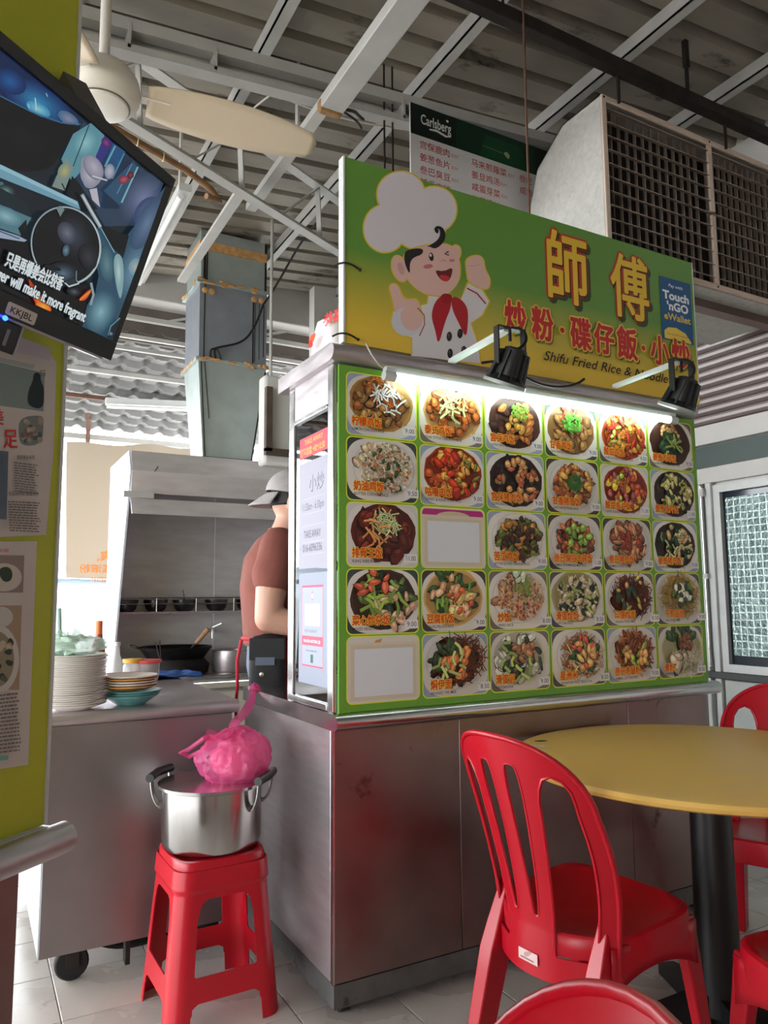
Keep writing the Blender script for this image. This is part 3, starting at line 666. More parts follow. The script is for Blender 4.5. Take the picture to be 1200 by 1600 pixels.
for r in range(5):
    for c in range(6):
        x0 = 1.0055+.267*c; z1 = 1.9085-.2062*r; rnd = random.Random(100+r*6+c)
        a = Cell((x0, z1-CHT, x0+CWD, z1)); it = MENU[r][c]
        Art.rrect(a, x0-.0035, z1-CHT-.0035, x0+CWD+.0035, z1+.0035, .022, (0, 0, 0)) if False else None
        b = Art(); b.rrect(x0-.0035, z1-CHT-.0035, x0+CWD+.0035, z1+.0035, .021, (226, 226, 60))
        a.v, a.f, a.c, a.k = b.v, b.f, b.c, b.k
        base = (206, 196, 182) if it else (214, 206, 194)
        a2 = Art(); a2.k = a.k; a2.rrect(x0, z1-CHT, x0+CWD, z1, .019, rnd.choice(BGC) if it else base); n0 = len(a.v)
        a.v += a2.v; a.c += a2.c; a.f += [tuple(i+n0 for i in f) for f in a2.f]; a.k = a2.k
        cx, cy = x0+CWD*.5+rnd.uniform(-.006, .006), z1-CHT*.5+rnd.uniform(0, .008)
        if it:
            zh, en, price, spec = it
            # keep the plate inside the rounded card corners
            pc = jit((222, 214, 206), rnd, .05)
            a.b = (x0+.0004, z1-CHT+.0004, x0+CWD-.0004, z1-.0004)
            P = []
            for i in range(48):
                t = 2*PI*i/48; k = 3.2; ct, st = math.cos(t), math.sin(t)
                P.append((x0+CWD/2+.128*math.copysign(abs(ct)**(2/k), ct), z1-CHT/2+.1005*math.copysign(abs(st)**(2/k), st)))
            a.poly(P, pc)
            a.ell(cx, cy+.002, .112, .090, tuple(v*.93 for v in pc), 0, 40); a.ell(cx, cy+.003, .107, .086, tuple(min(255, v*1.03) for v in pc), 0, 40)
            big = .112 if spec.get('sauce') else .107
            food(a, rnd, spec, cx, cy+.004, big, big*.80)
            a.fit(zh, x0+.012, z1-CHT+.026, x0+.012+.0262*len(zh), z1-CHT+.056, (252, 214, 70), .085)
            a.fit(zh, x0+.012, z1-CHT+.026, x0+.012+.0262*len(zh), z1-CHT+.056, (216, 74, 22), .03)
            a.text(en, x0+.013, z1-CHT+.011, .0125, (30, 26, 26), .005, w=min(.150, .0063*len(en)))
            px0 = x0+CWD-.058
            a.rrect(px0, z1-CHT+.012, px0+.050, z1-CHT+.040, .003, (228, 222, 220))
            a.text(price, px0+.010, z1-CHT+.019, .021, (36, 34, 40), 0, w=.034)
            a.text('RM', px0+.002, z1-CHT+.033, .005, (60, 60, 60), 0)
            lab = None
        else:
            a.b = (x0, z1-CHT, x0+CWD, z1)
            if r == 2: a.rrect(x0+.004, z1-.05, x0+CWD-.004, z1-.004, .014, (186, 40, 120)); a.ell(x0+CWD/2, z1-.03, .07, .02, (206, 186, 150))
            else: a.blob(x0+.10, z1-.02, .02, .008, (200, 140, 90), rnd)
            o1, o2 = (.024, .03) if r == 2 else (.018, .022)
            a.rect(x0+.002, z1-CHT-.004 if r == 2 else z1-CHT+.006, x0+CWD-.001, z1-o1, (214, 200, 176))
            a.rect(x0+.012, z1-CHT+.006, x0+CWD-.012, z1-o2-.004, (206, 192, 168))
            a.rect(x0+.024, z1-CHT+.018, x0+CWD-.022, z1-o2-.014, (218, 218, 222)); lab = 'blank paper taped over the dish photo'
        o = a.build('menu_photo', PRINT, menu, (0, SY-.0092, 0), (1, 0, 0), (0, 0, 1))
        if lab: o['label'] = lab
# ---- tube lamp over the menu
lamp = thing('tube_lamp', 'lit fluorescent tube mounted over the picture menu', 'lamp', (1.78, 2.035, 1.90))
TUBE = M('lit_tube', (235, 255, 248), .4, emis=((226, 255, 246), 16))
tb = MB(); tb.cyl((1.155, 2.018, 1.902), (2.425, 2.018, 1.902), .0135, n=14); obj('tube', tb, TUBE, lamp, world=True)
bd = MB(); bd.box(1.12, 2.45, 2.010, 2.034, 1.912, 1.932); obj('batten', bd, ALU, lamp, world=True, bevel=.003)
for x in (1.135, 2.435): obj('end_cap', MB().cyl((x-.02, 2.018, 1.902), (x+.02, 2.018, 1.902), .016, n=14), ALU, lamp, world=True)
wr_ = MB(); wr_.tube(bez((1.12, 2.03, 1.93), (1.08, 2.0, 1.93), (1.05, 2.0, 1.97), (1.06, 2.03, 2.0)), .003); obj('lead', wr_, CABLEW, lamp, world=True)
# ================================================================ shop sign above
def sign_mat():
    m = bpy.data.materials.new('sign_print'); m.use_nodes = True; nt = m.node_tree; b = nt.nodes['Principled BSDF']
    tc = nt.nodes.new('ShaderNodeTexCoord'); sx = nt.nodes.new('ShaderNodeSeparateXYZ'); nt.links.new(tc.outputs['Object'], sx.inputs[0])
    cr = nt.nodes.new('ShaderNodeValToRGB'); mr = nt.nodes.new('ShaderNodeMapRange'); mr.inputs['From Min'].default_value = 0; mr.inputs['From Max'].default_value = .63
    nt.links.new(sx.outputs['Z'], mr.inputs['Value']); nt.links.new(mr.outputs[0], cr.inputs[0]); nt.links.new(cr.outputs[0], b.inputs['Base Color'])
    e = cr.color_ramp.elements; e[0].position = .08; e[0].color = (*lin((232, 194, 66)), 1); e[1].position = .50; e[1].color = (*lin((100, 148, 62)), 1)
    b.inputs['Roughness'].default_value = .35; return m
GX0, GX1, GZ0, GZ1, GY = .997, 2.654, 2.003, 2.627, 2.058
sign = thing('shop_sign', 'green and yellow shop sign with a cartoon chef and red lettering', 'sign', (1.82, GY, GZ0))
obj('panel', MB().box(GX0, GX1, GY, GY+.006, GZ0, GZ1), sign_mat(), sign, world=True)
fr = MB(); fr.box(GX0-.006, GX0, GY-.004, GY+.03, GZ0, GZ1); fr.box(GX1, GX1+.004, GY-.002, GY+.03, GZ0, GZ1); fr.box(GX0, GX1, GY+.006, GY+.03, GZ1-.02, GZ1)
fr.box(GX0, GX1, GY+.006, GY+.03, GZ0, GZ0+.02)
obj('frame', fr, ALU, sign, world=True)
def S1(x, y):      # measured on the sign's plane
    p = at(520+x/4, 230+y/4, 'y', GY); return (p.x, p.z)
A = Art(S1)
YB = (222, 190, 56); HW = (214, 208, 212); SKIN = (222, 182, 172); INK = (40, 36, 38)
for k, col in ((9, YB), (0, HW)):
    for cx, cy, rx, ry in ((425, 296, 148, 142), (326, 508, 132, 148), (632, 390, 140, 142), (540, 500, 160, 138)):
        A.ell(cx, cy, rx+k, ry+k, col, 0, 36)
for k, col in ((8, YB), (0, SKIN)):
    A.ell(418, 760, 46+k, 82+k, col, -.3); A.ell(765, 662, 32+k, 48+k, col, .1)
    A.smooth([(445-k, 660-k), (560, 615-k), (700+k, 600-k), (770+k, 640), (800+k, 760), (780+k, 860), (690, 940+k), (560, 915+k), (470-k, 840), (440-k, 750)], col)
A.ell(425, 760, 20, 40, (206, 160, 150), -.3)
for k, col in ((9, YB), (0, (218, 214, 216))):
    A.poly([(600-k, 930-k), (690, 940-k), (800, 950-k), (845-k, 850-k), (920+k, 880-k), (975+k, 965), (930+k, 1050+k), (860+k, 1100), (905+k, 1230), (920+k, 1350), (495-k, 1305), (495-k, 1190), (400, 1160+k), (368-k, 1090), (380-k, 1020), (520, 1000-k), (590-k, 980)], col)
for k, col in ((8, YB), (0, SKIN)):
    A.smooth([(350-k, 870), (375, 850-k), (410+k, 870-k), (440+k, 960-k), (520+k, 945-k), (545+k, 1000), (565+k, 1100), (520, 1155+k), (450, 1150+k), (390-k, 1050), (370-k, 940)], col)
    A.smooth([(830-k, 700-k), (905, 672-k), (940+k, 700), (945+k, 760), (985+k, 830), (965+k, 900+k), (850-k, 850+k), (835-k, 770)], col)
A.ell(465, 1090, 100, 92, (206, 206, 210)); A.smooth([(430, 1000), (540, 990), (566, 1090), (520, 1150), (450, 1140), (420, 1070)], SKIN)
A.line([(528, 1005), (570, 1050), (572, 1110), (540, 1180)], 6, (170, 40, 50)); A.line([(838, 882), (900, 915), (955, 980)], 9, (176, 36, 44))
A.line([(845, 740), (880, 745), (915, 735)], 3, (190, 140, 130))
A.smooth([(600, 620), (640, 640), (690, 600), (706, 550), (690, 505), (655, 490), (632, 505), (636, 530), (655, 545), (662, 520), (650, 508), (672, 520), (664, 570), (630, 600), (575, 628)], INK)
A.smooth([(455, 640), (565, 630), (560, 672), (500, 690), (478, 730), (482, 800), (455, 750), (442, 690)], INK)
A.ell(614, 686, 14, 27, INK, -.15); A.ell(610, 676, 6, 11, (230, 226, 226), -.15)
A.line([(722, 652), (698, 668), (722, 676)], 8, INK); A.line([(676, 715), (690, 703), (706, 715)], 4, (170, 120, 110))
A.ell(594, 746, 30, 14, (206, 120, 124), -.15); A.ell(743, 709, 17, 9, (206, 120, 124), -.1)
A.smooth([(638, 768), (690, 778), (748, 750), (742, 800), (720, 842), (680, 836), (650, 800)], (110, 40, 40), 1); A.smooth([(660, 800), (700, 800), (734, 815), (715, 842), (680, 834)], (206, 50, 60), 1)
RS = (178, 34, 46)
A.smooth([(670, 930), (720, 915), (740, 940), (735, 1010), (700, 1090), (658, 1245), (640, 1150), (612, 1060), (630, 980)], RS); A.smooth([(735, 935), (790, 940), (840, 1000), (845, 1080), (832, 1200), (790, 1110), (745, 1020)], RS)
A.smooth([(668, 930), (700, 912), (745, 925), (740, 975), (690, 985)], (160, 28, 40))
for x, y in ((726, 1184), (793, 1166), (731, 1290), (817, 1273)): A.ell(x, y, 17, 30, INK, .05); A.ell(x-4, y-8, 6, 10, (80, 78, 80))
A.k += 2
A.build('chef_illustration', PRINT, sign, (0, GY-.0004, 0), (1, 0, 0), (0, 0, 1))
def S2(x, y):
    p = at(760+x/3.4286, 300+y/3.4286, 'y', GY); return (p.x, p.z)
B = Art()
def big(t, x0, y0, x1, y1, xt, xb):
    a, b = S2(x0, (y0+y1)/2), S2(x1, (y0+y1)/2); a = (a[0], S2(xb, y1)[1]); b = (b[0], S2(xt, y0)[1])
    B.fit(t, a[0]+.012, a[1]-.012, b[0]+.012, b[1]-.012, (52, 70, 34), .05); B.fit(t, a[0], a[1], b[0], b[1], (190, 62, 40), .05)
    B.fit(t, a[0]+.004, a[1]-.005, b[0]+.004, b[1]-.005, (96, 26, 22), .026); B.fit(t, a[0], a[1], b[0], b[1], (236, 196, 60), .016)
big('師', 330, 205, 535, 605, 360, 485); big('傅', 668, 350, 862, 685, 775, 800)
for t, cx, cy, hw, hh in (('炒', 152, 674, 52, 72), ('粉', 296, 710, 52, 72), ('碟', 500, 762, 50, 70), ('仔', 624, 790, 48, 66), ('飯', 746, 814, 48, 72), ('小', 920, 852, 44, 64), ('炒', 1032, 876, 42, 66)):
    a, b = S2(cx-hw, cy+hh), S2(cx+hw, cy-hh)
    B.fit(t, a[0]+.006, a[1]-.007, b[0]+.006, b[1]-.007, (104, 110, 44), .08); B.fit(t, a[0], a[1], b[0], b[1], (236, 196, 84), .085); B.fit(t, a[0], a[1], b[0], b[1], (196, 44, 48), .035)
for cx, cy in ((397, 745), (831, 840)):
    p = S2(cx, cy); B.ell(p[0], p[1], .016, .016, (236, 196, 84)); B.ell(p[0], p[1], .011, .011, (196, 44, 48))
p0, p1 = S2(298, 905), S2(935, 1010)
B.text('Shifu Fried Rice & Noodle', p0[0], (p0[1]+p1[1])/2-.004, .052, (38, 30, 26), .006, w=p1[0]-p0[0]+.03, shear=.32)
B.build('lettering', PRINT, sign, (0, GY-.0004, 0), (1, 0, 0), (0, 0, 1))
# wallet sticker
T = Art()
a, b = S2(940, 785), S2(1090, 495)
sw, sh = b[0]-a[0], b[1]-a[1]; X = lambda u: a[0]+u*sw; Z = lambda v: a[1]+v*sh
T.rrect(X(0), Z(0), X(1), Z(1), .006, (26, 88, 138))
T.text('Pay with', X(.28), Z(.86), .020, (230, 236, 240), .01, w=sw*.45, shear=.15)
T.text('Touch', X(.08), Z(.66), .050, (240, 244, 246), .04, w=sw*.84); T.text("'nGO", X(.20), Z(.49), .050, (240, 244, 246), .04, w=sw*.68)
T.text('eWallet', X(.10), Z(.33), .042, (236, 200, 60), .02, w=sw*.84)
T.poly([(X(.08), Z(.02)), (X(.08), Z(.14)), (X(.2), Z(.20)), (X(.45), Z(.22)), (X(.75), Z(.16)), (X(.92), Z(.04)), (X(.92), Z(.01))], (240, 206, 80))
T.text('Touch n Go eWallet is accepted here', X(.16), Z(.09), .012, (60, 90, 120), 0, w=sw*.66)
st = T.build('wallet_sticker', PRINT, None, (0, GY-.0022, 0), (1, 0, 0), (0, 0, 1)); tag(st, 'blue payment sticker on the right end of the shop sign', 'sticker')
# cable ties and rods that hold the sign
for px, py in ((540, 413), (537, 523)):
    p = at(px, py, 'y', GY-.004); mb = MB(); mb.tube(bez(p+Vector((-.03, .02, -.004)), p+Vector((-.01, -.01, .01)), p+Vector((.02, -.008, .004)), p+Vector((.05, 0, -.008)), 6), .003, 6); mb.sphere(p+Vector((.05, -.002, -.008)), .005, nu=8, nv=6)
    obj('cable_tie', mb, CABLE, sign, world=True)
for px, py in ((827, 330), (601, 262), (614, 262)):
    p = at(px, py, 'y', 2.76 if px < 700 else GY+.03)
    obj('hanging_rod', MB().cyl((p.x, p.y, p.z-.05), (p.x, p.y, RZ(p.x)-.01), .0045, n=8), RUST if px > 700 else DARKIRON, sign, world=True)
# ================================================================ floodlights on arms
def flood(px, py, arm_px, label):
    r0 = at(*arm_px, 'y', 2.02); r0.x -= .06; e = Vector((r0.x+.0, r0.y-.27, r0.z+.012))
    t = thing('floodlight', label, 'floodlight', e, 0, 'floodlights over the menu')
    ar = MB(); ar.beam(r0, e+Vector((0, -.03, 0)), .024, .012); obj('arm', ar, ALU, t, world=True)
    br = MB(); c = e+Vector((.01, -.03, -.11)); hw = .05
    ax = Vector((1, 0, 0))
    br.beam(e+Vector((.01-hw, -.03, .004)), e+Vector((.01+hw, -.03, .004)), .025, .005)
    for s_2 in (-1, 1): br.beam(e+Vector((.01+s_2*hw, -.03, .006)), c+ax*s_2*hw, .022, .005, (1, 0, 0))
    obj('bracket', br, BLACK, t, world=True)
    obj('wing_bolt', MB().cyl(e+Vector((.01, -.03, .006)), e+Vector((.01, -.03, -.035)), .005, n=8), DARKIRON, t, world=True)
    d = Vector((-.12, .42, -.9)).normalized(); Rm = Vector((0, 0, 1)).rotation_difference(d).to_matrix()
    hd = MB(); hd.lathe([(.020, -.055), (.034, -.05), (.038, -.03), (.044, .0), (.046, .03), (.062, .045), (.064, .052), (.056, .053)], 24, c, Rm)
    for k in range(10):
        an = 2*PI*k/10; f = Rm @ Vector((math.cos(an), math.sin(an), 0)); sd = Rm @ Vector((-math.sin(an), math.cos(an), 0))
        p = [c+f*.030-d*.045, c+f*.047-d*.04, c+f*.060+d*.045, c+f*.045+d*.045]
        hd.hexa([v-sd*.0025 for v in p], [v+sd*.0025 for v in p])
    body = obj('lamp_head', hd, BLACK, t, world=True)
    obj('lens_rim', MB().lathe([(.060, .050), (.066, .050), (.066, .060), (.060, .060)], 24, c, Rm), M('lens_rim_grey', (150, 156, 152), .3), body, world=True)
    wi = MB(); wi.tube(bez(c-d*.05, c-d*.05+Vector((.06, 0, .02)), e+Vector((.09, -.03, .05)), e+Vector((0, 0, .006))), .005, 8); obj('lead', wi, CABLE, t, world=True)
    return t
flood(795, 560, (728, 569), 'black floodlight on a white arm below the chef drawing')
flood(1058, 615, (978, 607), 'black floodlight on a white arm at the right end of the sign')
ca = MB(); ca.tube(bez((1.62, 2.0, 2.0), (1.68, 1.99, 1.93), (1.86, 1.99, 1.93), (1.95, 2.0, 2.0)), .005, 8); ca.tube(bez((1.5, 2.02, 2.0), (1.55, 2.0, 2.01), (1.6, 2.0, 2.02), (1.62, 2.0, 2.0)), .005, 8)
tag(obj('loose_cable', ca, CABLE), 'black cable sagging from the steel rail above the tube light', 'cable')
# things lying on the stall roof
rb = MB()
def bagfn(u, v):
    a = 2*PI*u; zt = v; r = (.10*(1-.35*zt)+.012*math.sin(5*a+3*zt))*(1 if zt < .98 else .1)
    return Vector((1.055+r*.75*math.cos(a), 2.24+r*1.3*math.sin(a), 1.993+.17*zt+.012*math.sin(3*a)*zt))
rb.grid(bagfn, 20, 8, True)
pb = thing('plastic_bag', 'white plastic bag with red print on the stall roof behind the sign', 'bag', (1.05, 2.24, 1.993))
obj('bag_body', rb, M('white_bag', (226, 222, 224), .45, bump=.4, bscale=25), pb, world=True, smooth=60)
ra = Art(); ra.text('恭喜', 0, 0, .05, (206, 50, 50), .02); ra.blob(-.05, -.03, .022, .016, (220, 90, 50), random.Random(3)); ra.blob(-.055, -.045, .012, .016, (206, 50, 40), random.Random(4))
ra.build('bag_print', PAPER, pb, (.985, 2.20, 2.10), (.25, -1, 0), (.12, 0, 1))
# ================================================================ things under the roof
# steel truss running away to the right
tr = thing('roof_truss', 'white steel lattice truss crossing under the roof above the duct', 'roof truss', (1.1, 3.27, 3.1))
u27 = Vector((1.284, .657, 0)).normalized(); T0 = Vector((.463, 2.945, 0))
def tp(s, z): return T0+u27*s+Vector((0, 0, z))
for z, s0, s1_, nm in ((3.10, -1.6, 4.0, 'bottom_chord'), (3.40, -1.6, 4.0, 'top_chord')):
    mb = MB(); mb.beam(tp(s0, z), tp(s1_, z), .055, .008); mb.beam(tp(s0, z+.025)+Vector((-.012, .022, 0)), tp(s1_, z+.025)+Vector((-.012, .022, 0)), .008, .05)
    obj(nm, mb, WPAINT, tr, world=True)
s = -1.4
while s < 3.8:
    obj('web_bar', MB().beam(tp(s, 3.12), tp(s+.28, 3.39), .03, .008), WPAINT, tr, world=True)
    obj('web_bar', MB().beam(tp(s+.28, 3.39), tp(s+.30, 3.12), .03, .008), WPAINT, tr, world=True)
    s += .58
pipe = MB(); pipe.tube([tp(-1.0, 3.05), tp(0, 3.045), tp(.3, 3.05), tp(.45, 3.03), tp(.5, 3.0), tp(.42, 2.985)], .014, 8)
pp = thing('conduit', 'old brown conduit strapped under the truss behind the fan', 'conduit', tp(0, 3.05)); obj('pipe', pipe, M('old_conduit', (132, 96, 62), .6, 0, var=.25, scale=14), pp, world=True)
for q_ in (-.3, .05, .18): obj('strap', MB().tube([tp(q_, 3.047)+Vector((0, .017*math.cos(a), .017*math.sin(a))) for a in [2*PI*i/10 for i in range(10)]], .003, 5, closed=True), M('strap_cream', (200, 180, 130), .6), pp, world=True)
bar = struct('trim_6', MB().beam((1.04, 3.28, 3.13), (1.04, 4.42, 3.13), .05, .02), WPAINT); tag(bar, 'white steel bar reaching from the truss past the duct')
# wide white cable trunking with a broken end, running up to the right
tk = thing('cable_trunking', 'wide white cable trunking with a rusty open end hanging from the roof', 'trunking', (1.18, 2.2, 3.2))
obj('cover', MB().box(1.135, 1.235, -.5, 2.56, 3.155, 3.20), WPAINT, tk, world=True, bevel=.004)
obj('carrier', MB().box(1.155, 1.205, -.5, 3.55, 3.20, 3.235), WPAINT, tk, world=True)
rs = MB(); rs.box(1.135, 1.235, 2.56, 2.60, 3.15, 3.20); obj('broken_end', rs, M('rusty_end', (146, 108, 66), .8, 0, var=.3, scale=40), tk, world=True, bevel=.01)
wi = MB(); wi.tube(bez((1.23, 2.55, 3.17), (1.33, 2.6, 3.22), (1.33, 2.66, 3.26), (1.42, 2.74, 3.30)), .007, 7); wi.tube(bez((1.23, 2.55, 3.16), (1.31, 2.6, 3.18), (1.36, 2.66, 3.22), (1.40, 2.72, 3.24)), .005, 7)
obj('loose_wires', wi, CABLE, tk, world=True)
for y_ in (0.2, 1.6, 2.9): obj('hanger', MB().box(1.175, 1.185, y_, y_+.03, 3.235, RZ(1.18)), WPAINT, tk, world=True)
# thin cable looped from the beam
cb = MB(); p0 = at(428, 145, 'y', 2.80); p1 = at(352, 208, 'z', 3.39); cb.tube(bez(p0, p0+Vector((-.05, .08, -.02)), p1+Vector((.05, -.1, .03)), p1), .004, 6); cb.tube(bez(p0, p0+Vector((.15, 0, -.03)), p0+Vector((.4, 0, -.02)), p0+Vector((.7, 0, .05))), .004, 6)
tag(obj('loose_cable', cb, CABLEW), 'thin pale cable looped down from the channel beam to the truss', 'cable')
# white lamp housing seen past the television
lh = thing('batten_lamp', 'long white batten lamp glimpsed beside the television frame', 'lamp', (.82, 4.0, 3.2))
obj('body', MB().box(.80, .86, 3.50, 4.75, 3.19, 3.23), ALU, lh, world=True); obj('tube', MB().cyl((.815, 3.52, 3.17), (.815, 4.73, 3.17), .016, n=12), MATS['tube_off'], lh, world=True)
obj('hanger', MB().box(.825, .835, 3.6, 3.63, 3.23, RZ(.83)), WPAINT, lh, world=True); obj('hanger', MB().box(.825, .835, 4.5, 4.53, 3.23, RZ(.83)), WPAINT, lh, world=True)
# ---------------------------------------------------------------- ceiling fan (blades at rest)
fc = dep(161, 140, 2.3)
fan = thing('ceiling_fan', 'white ceiling fan with a round motor housing beside the television', 'fan', fc)
FANW = M('fan_white', (214, 208, 202), .4, 0, var=.03); FANC = M('fan_cream', (206, 190, 166), .45)
obj('down_rod', MB().cyl(fc+Vector((0, 0, .02)), (fc.x, fc.y, RZ(fc.x)), .016, n=14), FANW, fan, world=True)
obj('canopy', MB().lathe([(.02, -.09), (.05, -.05), (.06, 0)], 20, (fc.x, fc.y, RZ(fc.x)-.01)), FANW, fan, world=True)
obj('motor_housing', MB().lathe([(.03, .09), (.06, .075), (.085, .06), (.105, .03), (.112, 0), (.108, -.025), (.095, -.045), (.080, -.052)], 40, fc), FANW, fan, world=True)
obj('bottom_cap', MB().lathe([(.078, -.050), (.076, -.060), (.06, -.066), (.03, -.069), (.008, -.070)], 40, fc), M('fan_cap', (222, 218, 212), .3), fan, world=True)
obj('cap_ring', MB().lathe([(.079, -.0515), (.0815, -.0515), (.0815, -.054), (.079, -.054)], 40, fc), M('fan_ring', (110, 100, 95), .5), fan, world=True)
d0 = (dep(490, 262, 2.55)-fc); a0 = math.atan2(d0.y, d0.x)
for k in range(3):
    a = a0+2*PI*k/3; ux = Vector((math.cos(a), math.sin(a), 0)); uy = Vector((-math.sin(a), math.cos(a), 0))
    def fn(u, v): 
        r = .13+.55*u; wd = .055+.03*math.sin(PI*min(1, u*1.1))**.7; t = (v-.5)*2
        if u > .93: wd *= math.sqrt(max(.05, 1-((u-.93)/.07)**2*.9))
        return fc+ux*r+uy*t*wd+Vector((0, 0, -.005-.25*t*wd-.02*u))
    bl = obj('blade', MB().grid(fn, 24, 6), FANC, fan, world=True, solid=.004, smooth=60)
    am = MB(); am.beam(fc+ux*.09+Vector((0, 0, .0)), fc+ux*.20+Vector((0, 0, -.004)), .035, .006); obj('blade_arm', am, FANW, bl, world=True)
# ---------------------------------------------------------------- black angle iron on rods and the big louvred air box
ir = struct('trim_7', MB().beam((.3, 2.095, 3.455), (3.8, 2.095, 3.455), .012, .05), DARKIRON); tag(ir, 'black angle iron carrying the air outlet')
obj('flange', MB().beam((.3, 2.115, 3.432), (3.8, 2.115, 3.432), .045, .008), DARKIRON, ir)
for px, pt, pb_ in ((1075, 30, 150),):
    p = at(px, pb_, 'y', 2.1); obj('rod', MB().cyl((p.x, 2.1, 3.44), (p.x, 2.1, RZ(p.x)), .009, n=8), DARKIRON, ir)
    obj('clevis', MB().box(p.x-.012, p.x+.012, 2.09, 2.11, 3.60, RZ(p.x)), DARKIRON, ir)
for x in (.6, 1.7): obj('rod', MB().cyl((x, 2.1, 3.44), (x, 2.1, RZ(x)), .006, n=8), DARKIRON, ir)
LB = M('cream_louvre', (206, 186, 170), .5, 0, var=.08, scale=10, dirt=((140, 104, 84), .66, 14)); LBB = M('speckled_cowl', (190, 188, 182), .6, .1, var=.10, scale=40, dirt=((150, 146, 140), .60, 30))
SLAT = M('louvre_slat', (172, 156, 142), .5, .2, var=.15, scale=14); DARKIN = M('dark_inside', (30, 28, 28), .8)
ac = thing('air_outlet', 'large cream louvred air outlet box above the shop sign', 'air vent', (2.75, 2.3, 2.66))
LY = 2.15; P_ = lambda px, py: at(px, py, 'y', LY)
tl, blp = P_(955, 152), P_(934, 362); lx0, lz1, lz0 = (tl.x+blp.x)/2, tl.z, blp.z-.10; lx1 = lx0+1.30
cow = MB(); pf = [(LY+.012, lz1), (LY+.24, lz1), (LY+.42, lz1-.12), (LY+.52, lz1-.40), (LY+.52, lz0), (LY+.012, lz0)]
cow.prism(pf, 'x', lx0, lx0+.006); obj('cowl_side', cow, LBB, ac, world=True, smooth=0)
cow = MB(); cow.prism(pf, 'x', lx1-.006, lx1); obj('cowl_side', cow, LBB, ac, world=True, smooth=0)
for k in range(1, 6):
    if k == 5: p, q_ = pf[5], pf[4]
    else: p, q_ = pf[k-1], pf[k]
    if k == 4: continue
    mb = MB(); mb.hexa([(lx0, p[0], p[1]), (lx1, p[0], p[1]), (lx1, p[0], p[1]-.006), (lx0, p[0], p[1]-.006)], [(lx0, q_[0], q_[1]), (lx1, q_[0], q_[1]), (lx1, q_[0], q_[1]-.006), (lx0, q_[0], q_[1]-.006)])
    obj('cowl_sheet', mb, LBB, ac, world=True, smooth=0)
obj('cowl_sheet', MB().box(lx0, lx1, LY+.514, LY+.52, lz0, lz1-.40), LBB, ac, world=True)
mid = P_(1113, 300).x; ft = .026
for (x0, x1, z0, z1) in ((lx0, lx0+ft, lz0, lz1), (lx1-ft, lx1, lz0, lz1), (lx0+ft, lx1-ft, lz1-ft, lz1), (lx0+ft, lx1-ft, lz0, lz0+ft), (mid-.014, mid+.014, lz0+ft, (lz0+lz1)/2-.008), (mid-.014, mid+.014, (lz0+lz1)/2+.010, lz1-ft)):
    obj('frame_bar', MB().box(x0, x1, LY, LY+.012, z0, z1), LB, ac, world=True, bevel=.003)
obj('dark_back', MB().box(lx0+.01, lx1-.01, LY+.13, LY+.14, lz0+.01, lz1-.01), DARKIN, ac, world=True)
nz = 11
for (xa, xb) in ((lx0+ft, mid-.014), (mid+.014, lx1-ft)):
    for k in range(nz):
        z = lz0+ft+(lz1-lz0-2*ft)*(k+.5)/nz
        mb = MB(); mb.hexa([(xa, LY-.004, z-.006), (xb, LY-.004, z-.006), (xb, LY-.004, z-.003), (xa, LY-.004, z-.003)], [(xa, LY+.03, z+.012), (xb, LY+.03, z+.012), (xb, LY+.03, z+.015), (xa, LY+.03, z+.015)])
        obj('louvre', mb, SLAT, ac, world=True)
    nv = 13 if xb-xa > .3 else 12
    for k in range(nv):
        x = xa+(xb-xa)*(k+.5)/nv
        mb = MB(); mb.hexa([(x-.012, LY+.04, lz0+ft), (x-.009, LY+.04, lz0+ft), (x-.009, LY+.04, lz1-ft), (x-.012, LY+.04, lz1-ft)], [(x+.004, LY+.07, lz0+ft), (x+.007, LY+.07, lz0+ft), (x+.007, LY+.07, lz1-ft), (x+.004, LY+.07, lz1-ft)])
        obj('vane', mb, SLAT, ac, world=True)
for x in (lx0+.012, mid, lx1-.012):
    for z in (lz0+.012, lz1-.012): obj('screw', MB().cyl((x, LY-.002, z), (x, LY+.002, z), .005, n=8), DARKIRON, ac, world=True)
sp = MB(); sp.box(lx0+.02, lx1+.02, LY+.10, LY+.16, lz0-.045, lz0-.005); obj('support_bar', sp, STEEL_D, ac, world=True)
for x in (lx0+.08, lx0+.78): obj('hanging_rod', MB().cyl((x, LY-.02, lz1-.03), (x, LY-.02, 3.45), .007, n=8), DARKIRON, ac, world=True)
# ---------------------------------------------------------------- beer-branded price board behind the sign
bb = thing('price_board', 'dark green and white price board hanging behind the shop sign', 'price board', (2.1, 2.70, 3.06))
BY = 2.70; tlb = at(641, 159, 'y', BY); bx0, bz1 = tlb.x, tlb.z; bz0 = at(642, 278, 'y', BY).z-.12; bx1 = bx0+.98; hz = at(641, 207, 'y', BY).z
obj('board', MB().box(bx0, bx1, BY, BY+.01, bz0, bz1), M('board_white', (198, 194, 196), .4), bb, world=True)
ba = Art(); ba.rect(bx0, hz, bx1, bz1, (12, 26, 22)); ba.poly([(bx0+.25, hz), (bx0+.72, hz), (bx0+.72, bz1), (bx0+.25, bz1)], (10, 44, 30)); ba.poly([(bx0+.38, hz), (bx0+.66, hz), (bx0+.64, bz1-.03), (bx0+.42, bz1-.03)], (14, 66, 38))
ba.text('Carlsberg', bx0+.055, hz+.062, .068, (214, 214, 210), .012, w=.165); ba.line([(bx0+.10, hz+.046), (bx0+.14, hz+.052), (bx0+.19, hz+.040), (bx0+.22, hz+.046)], [.006, .012, .010, .004], (206, 206, 202))
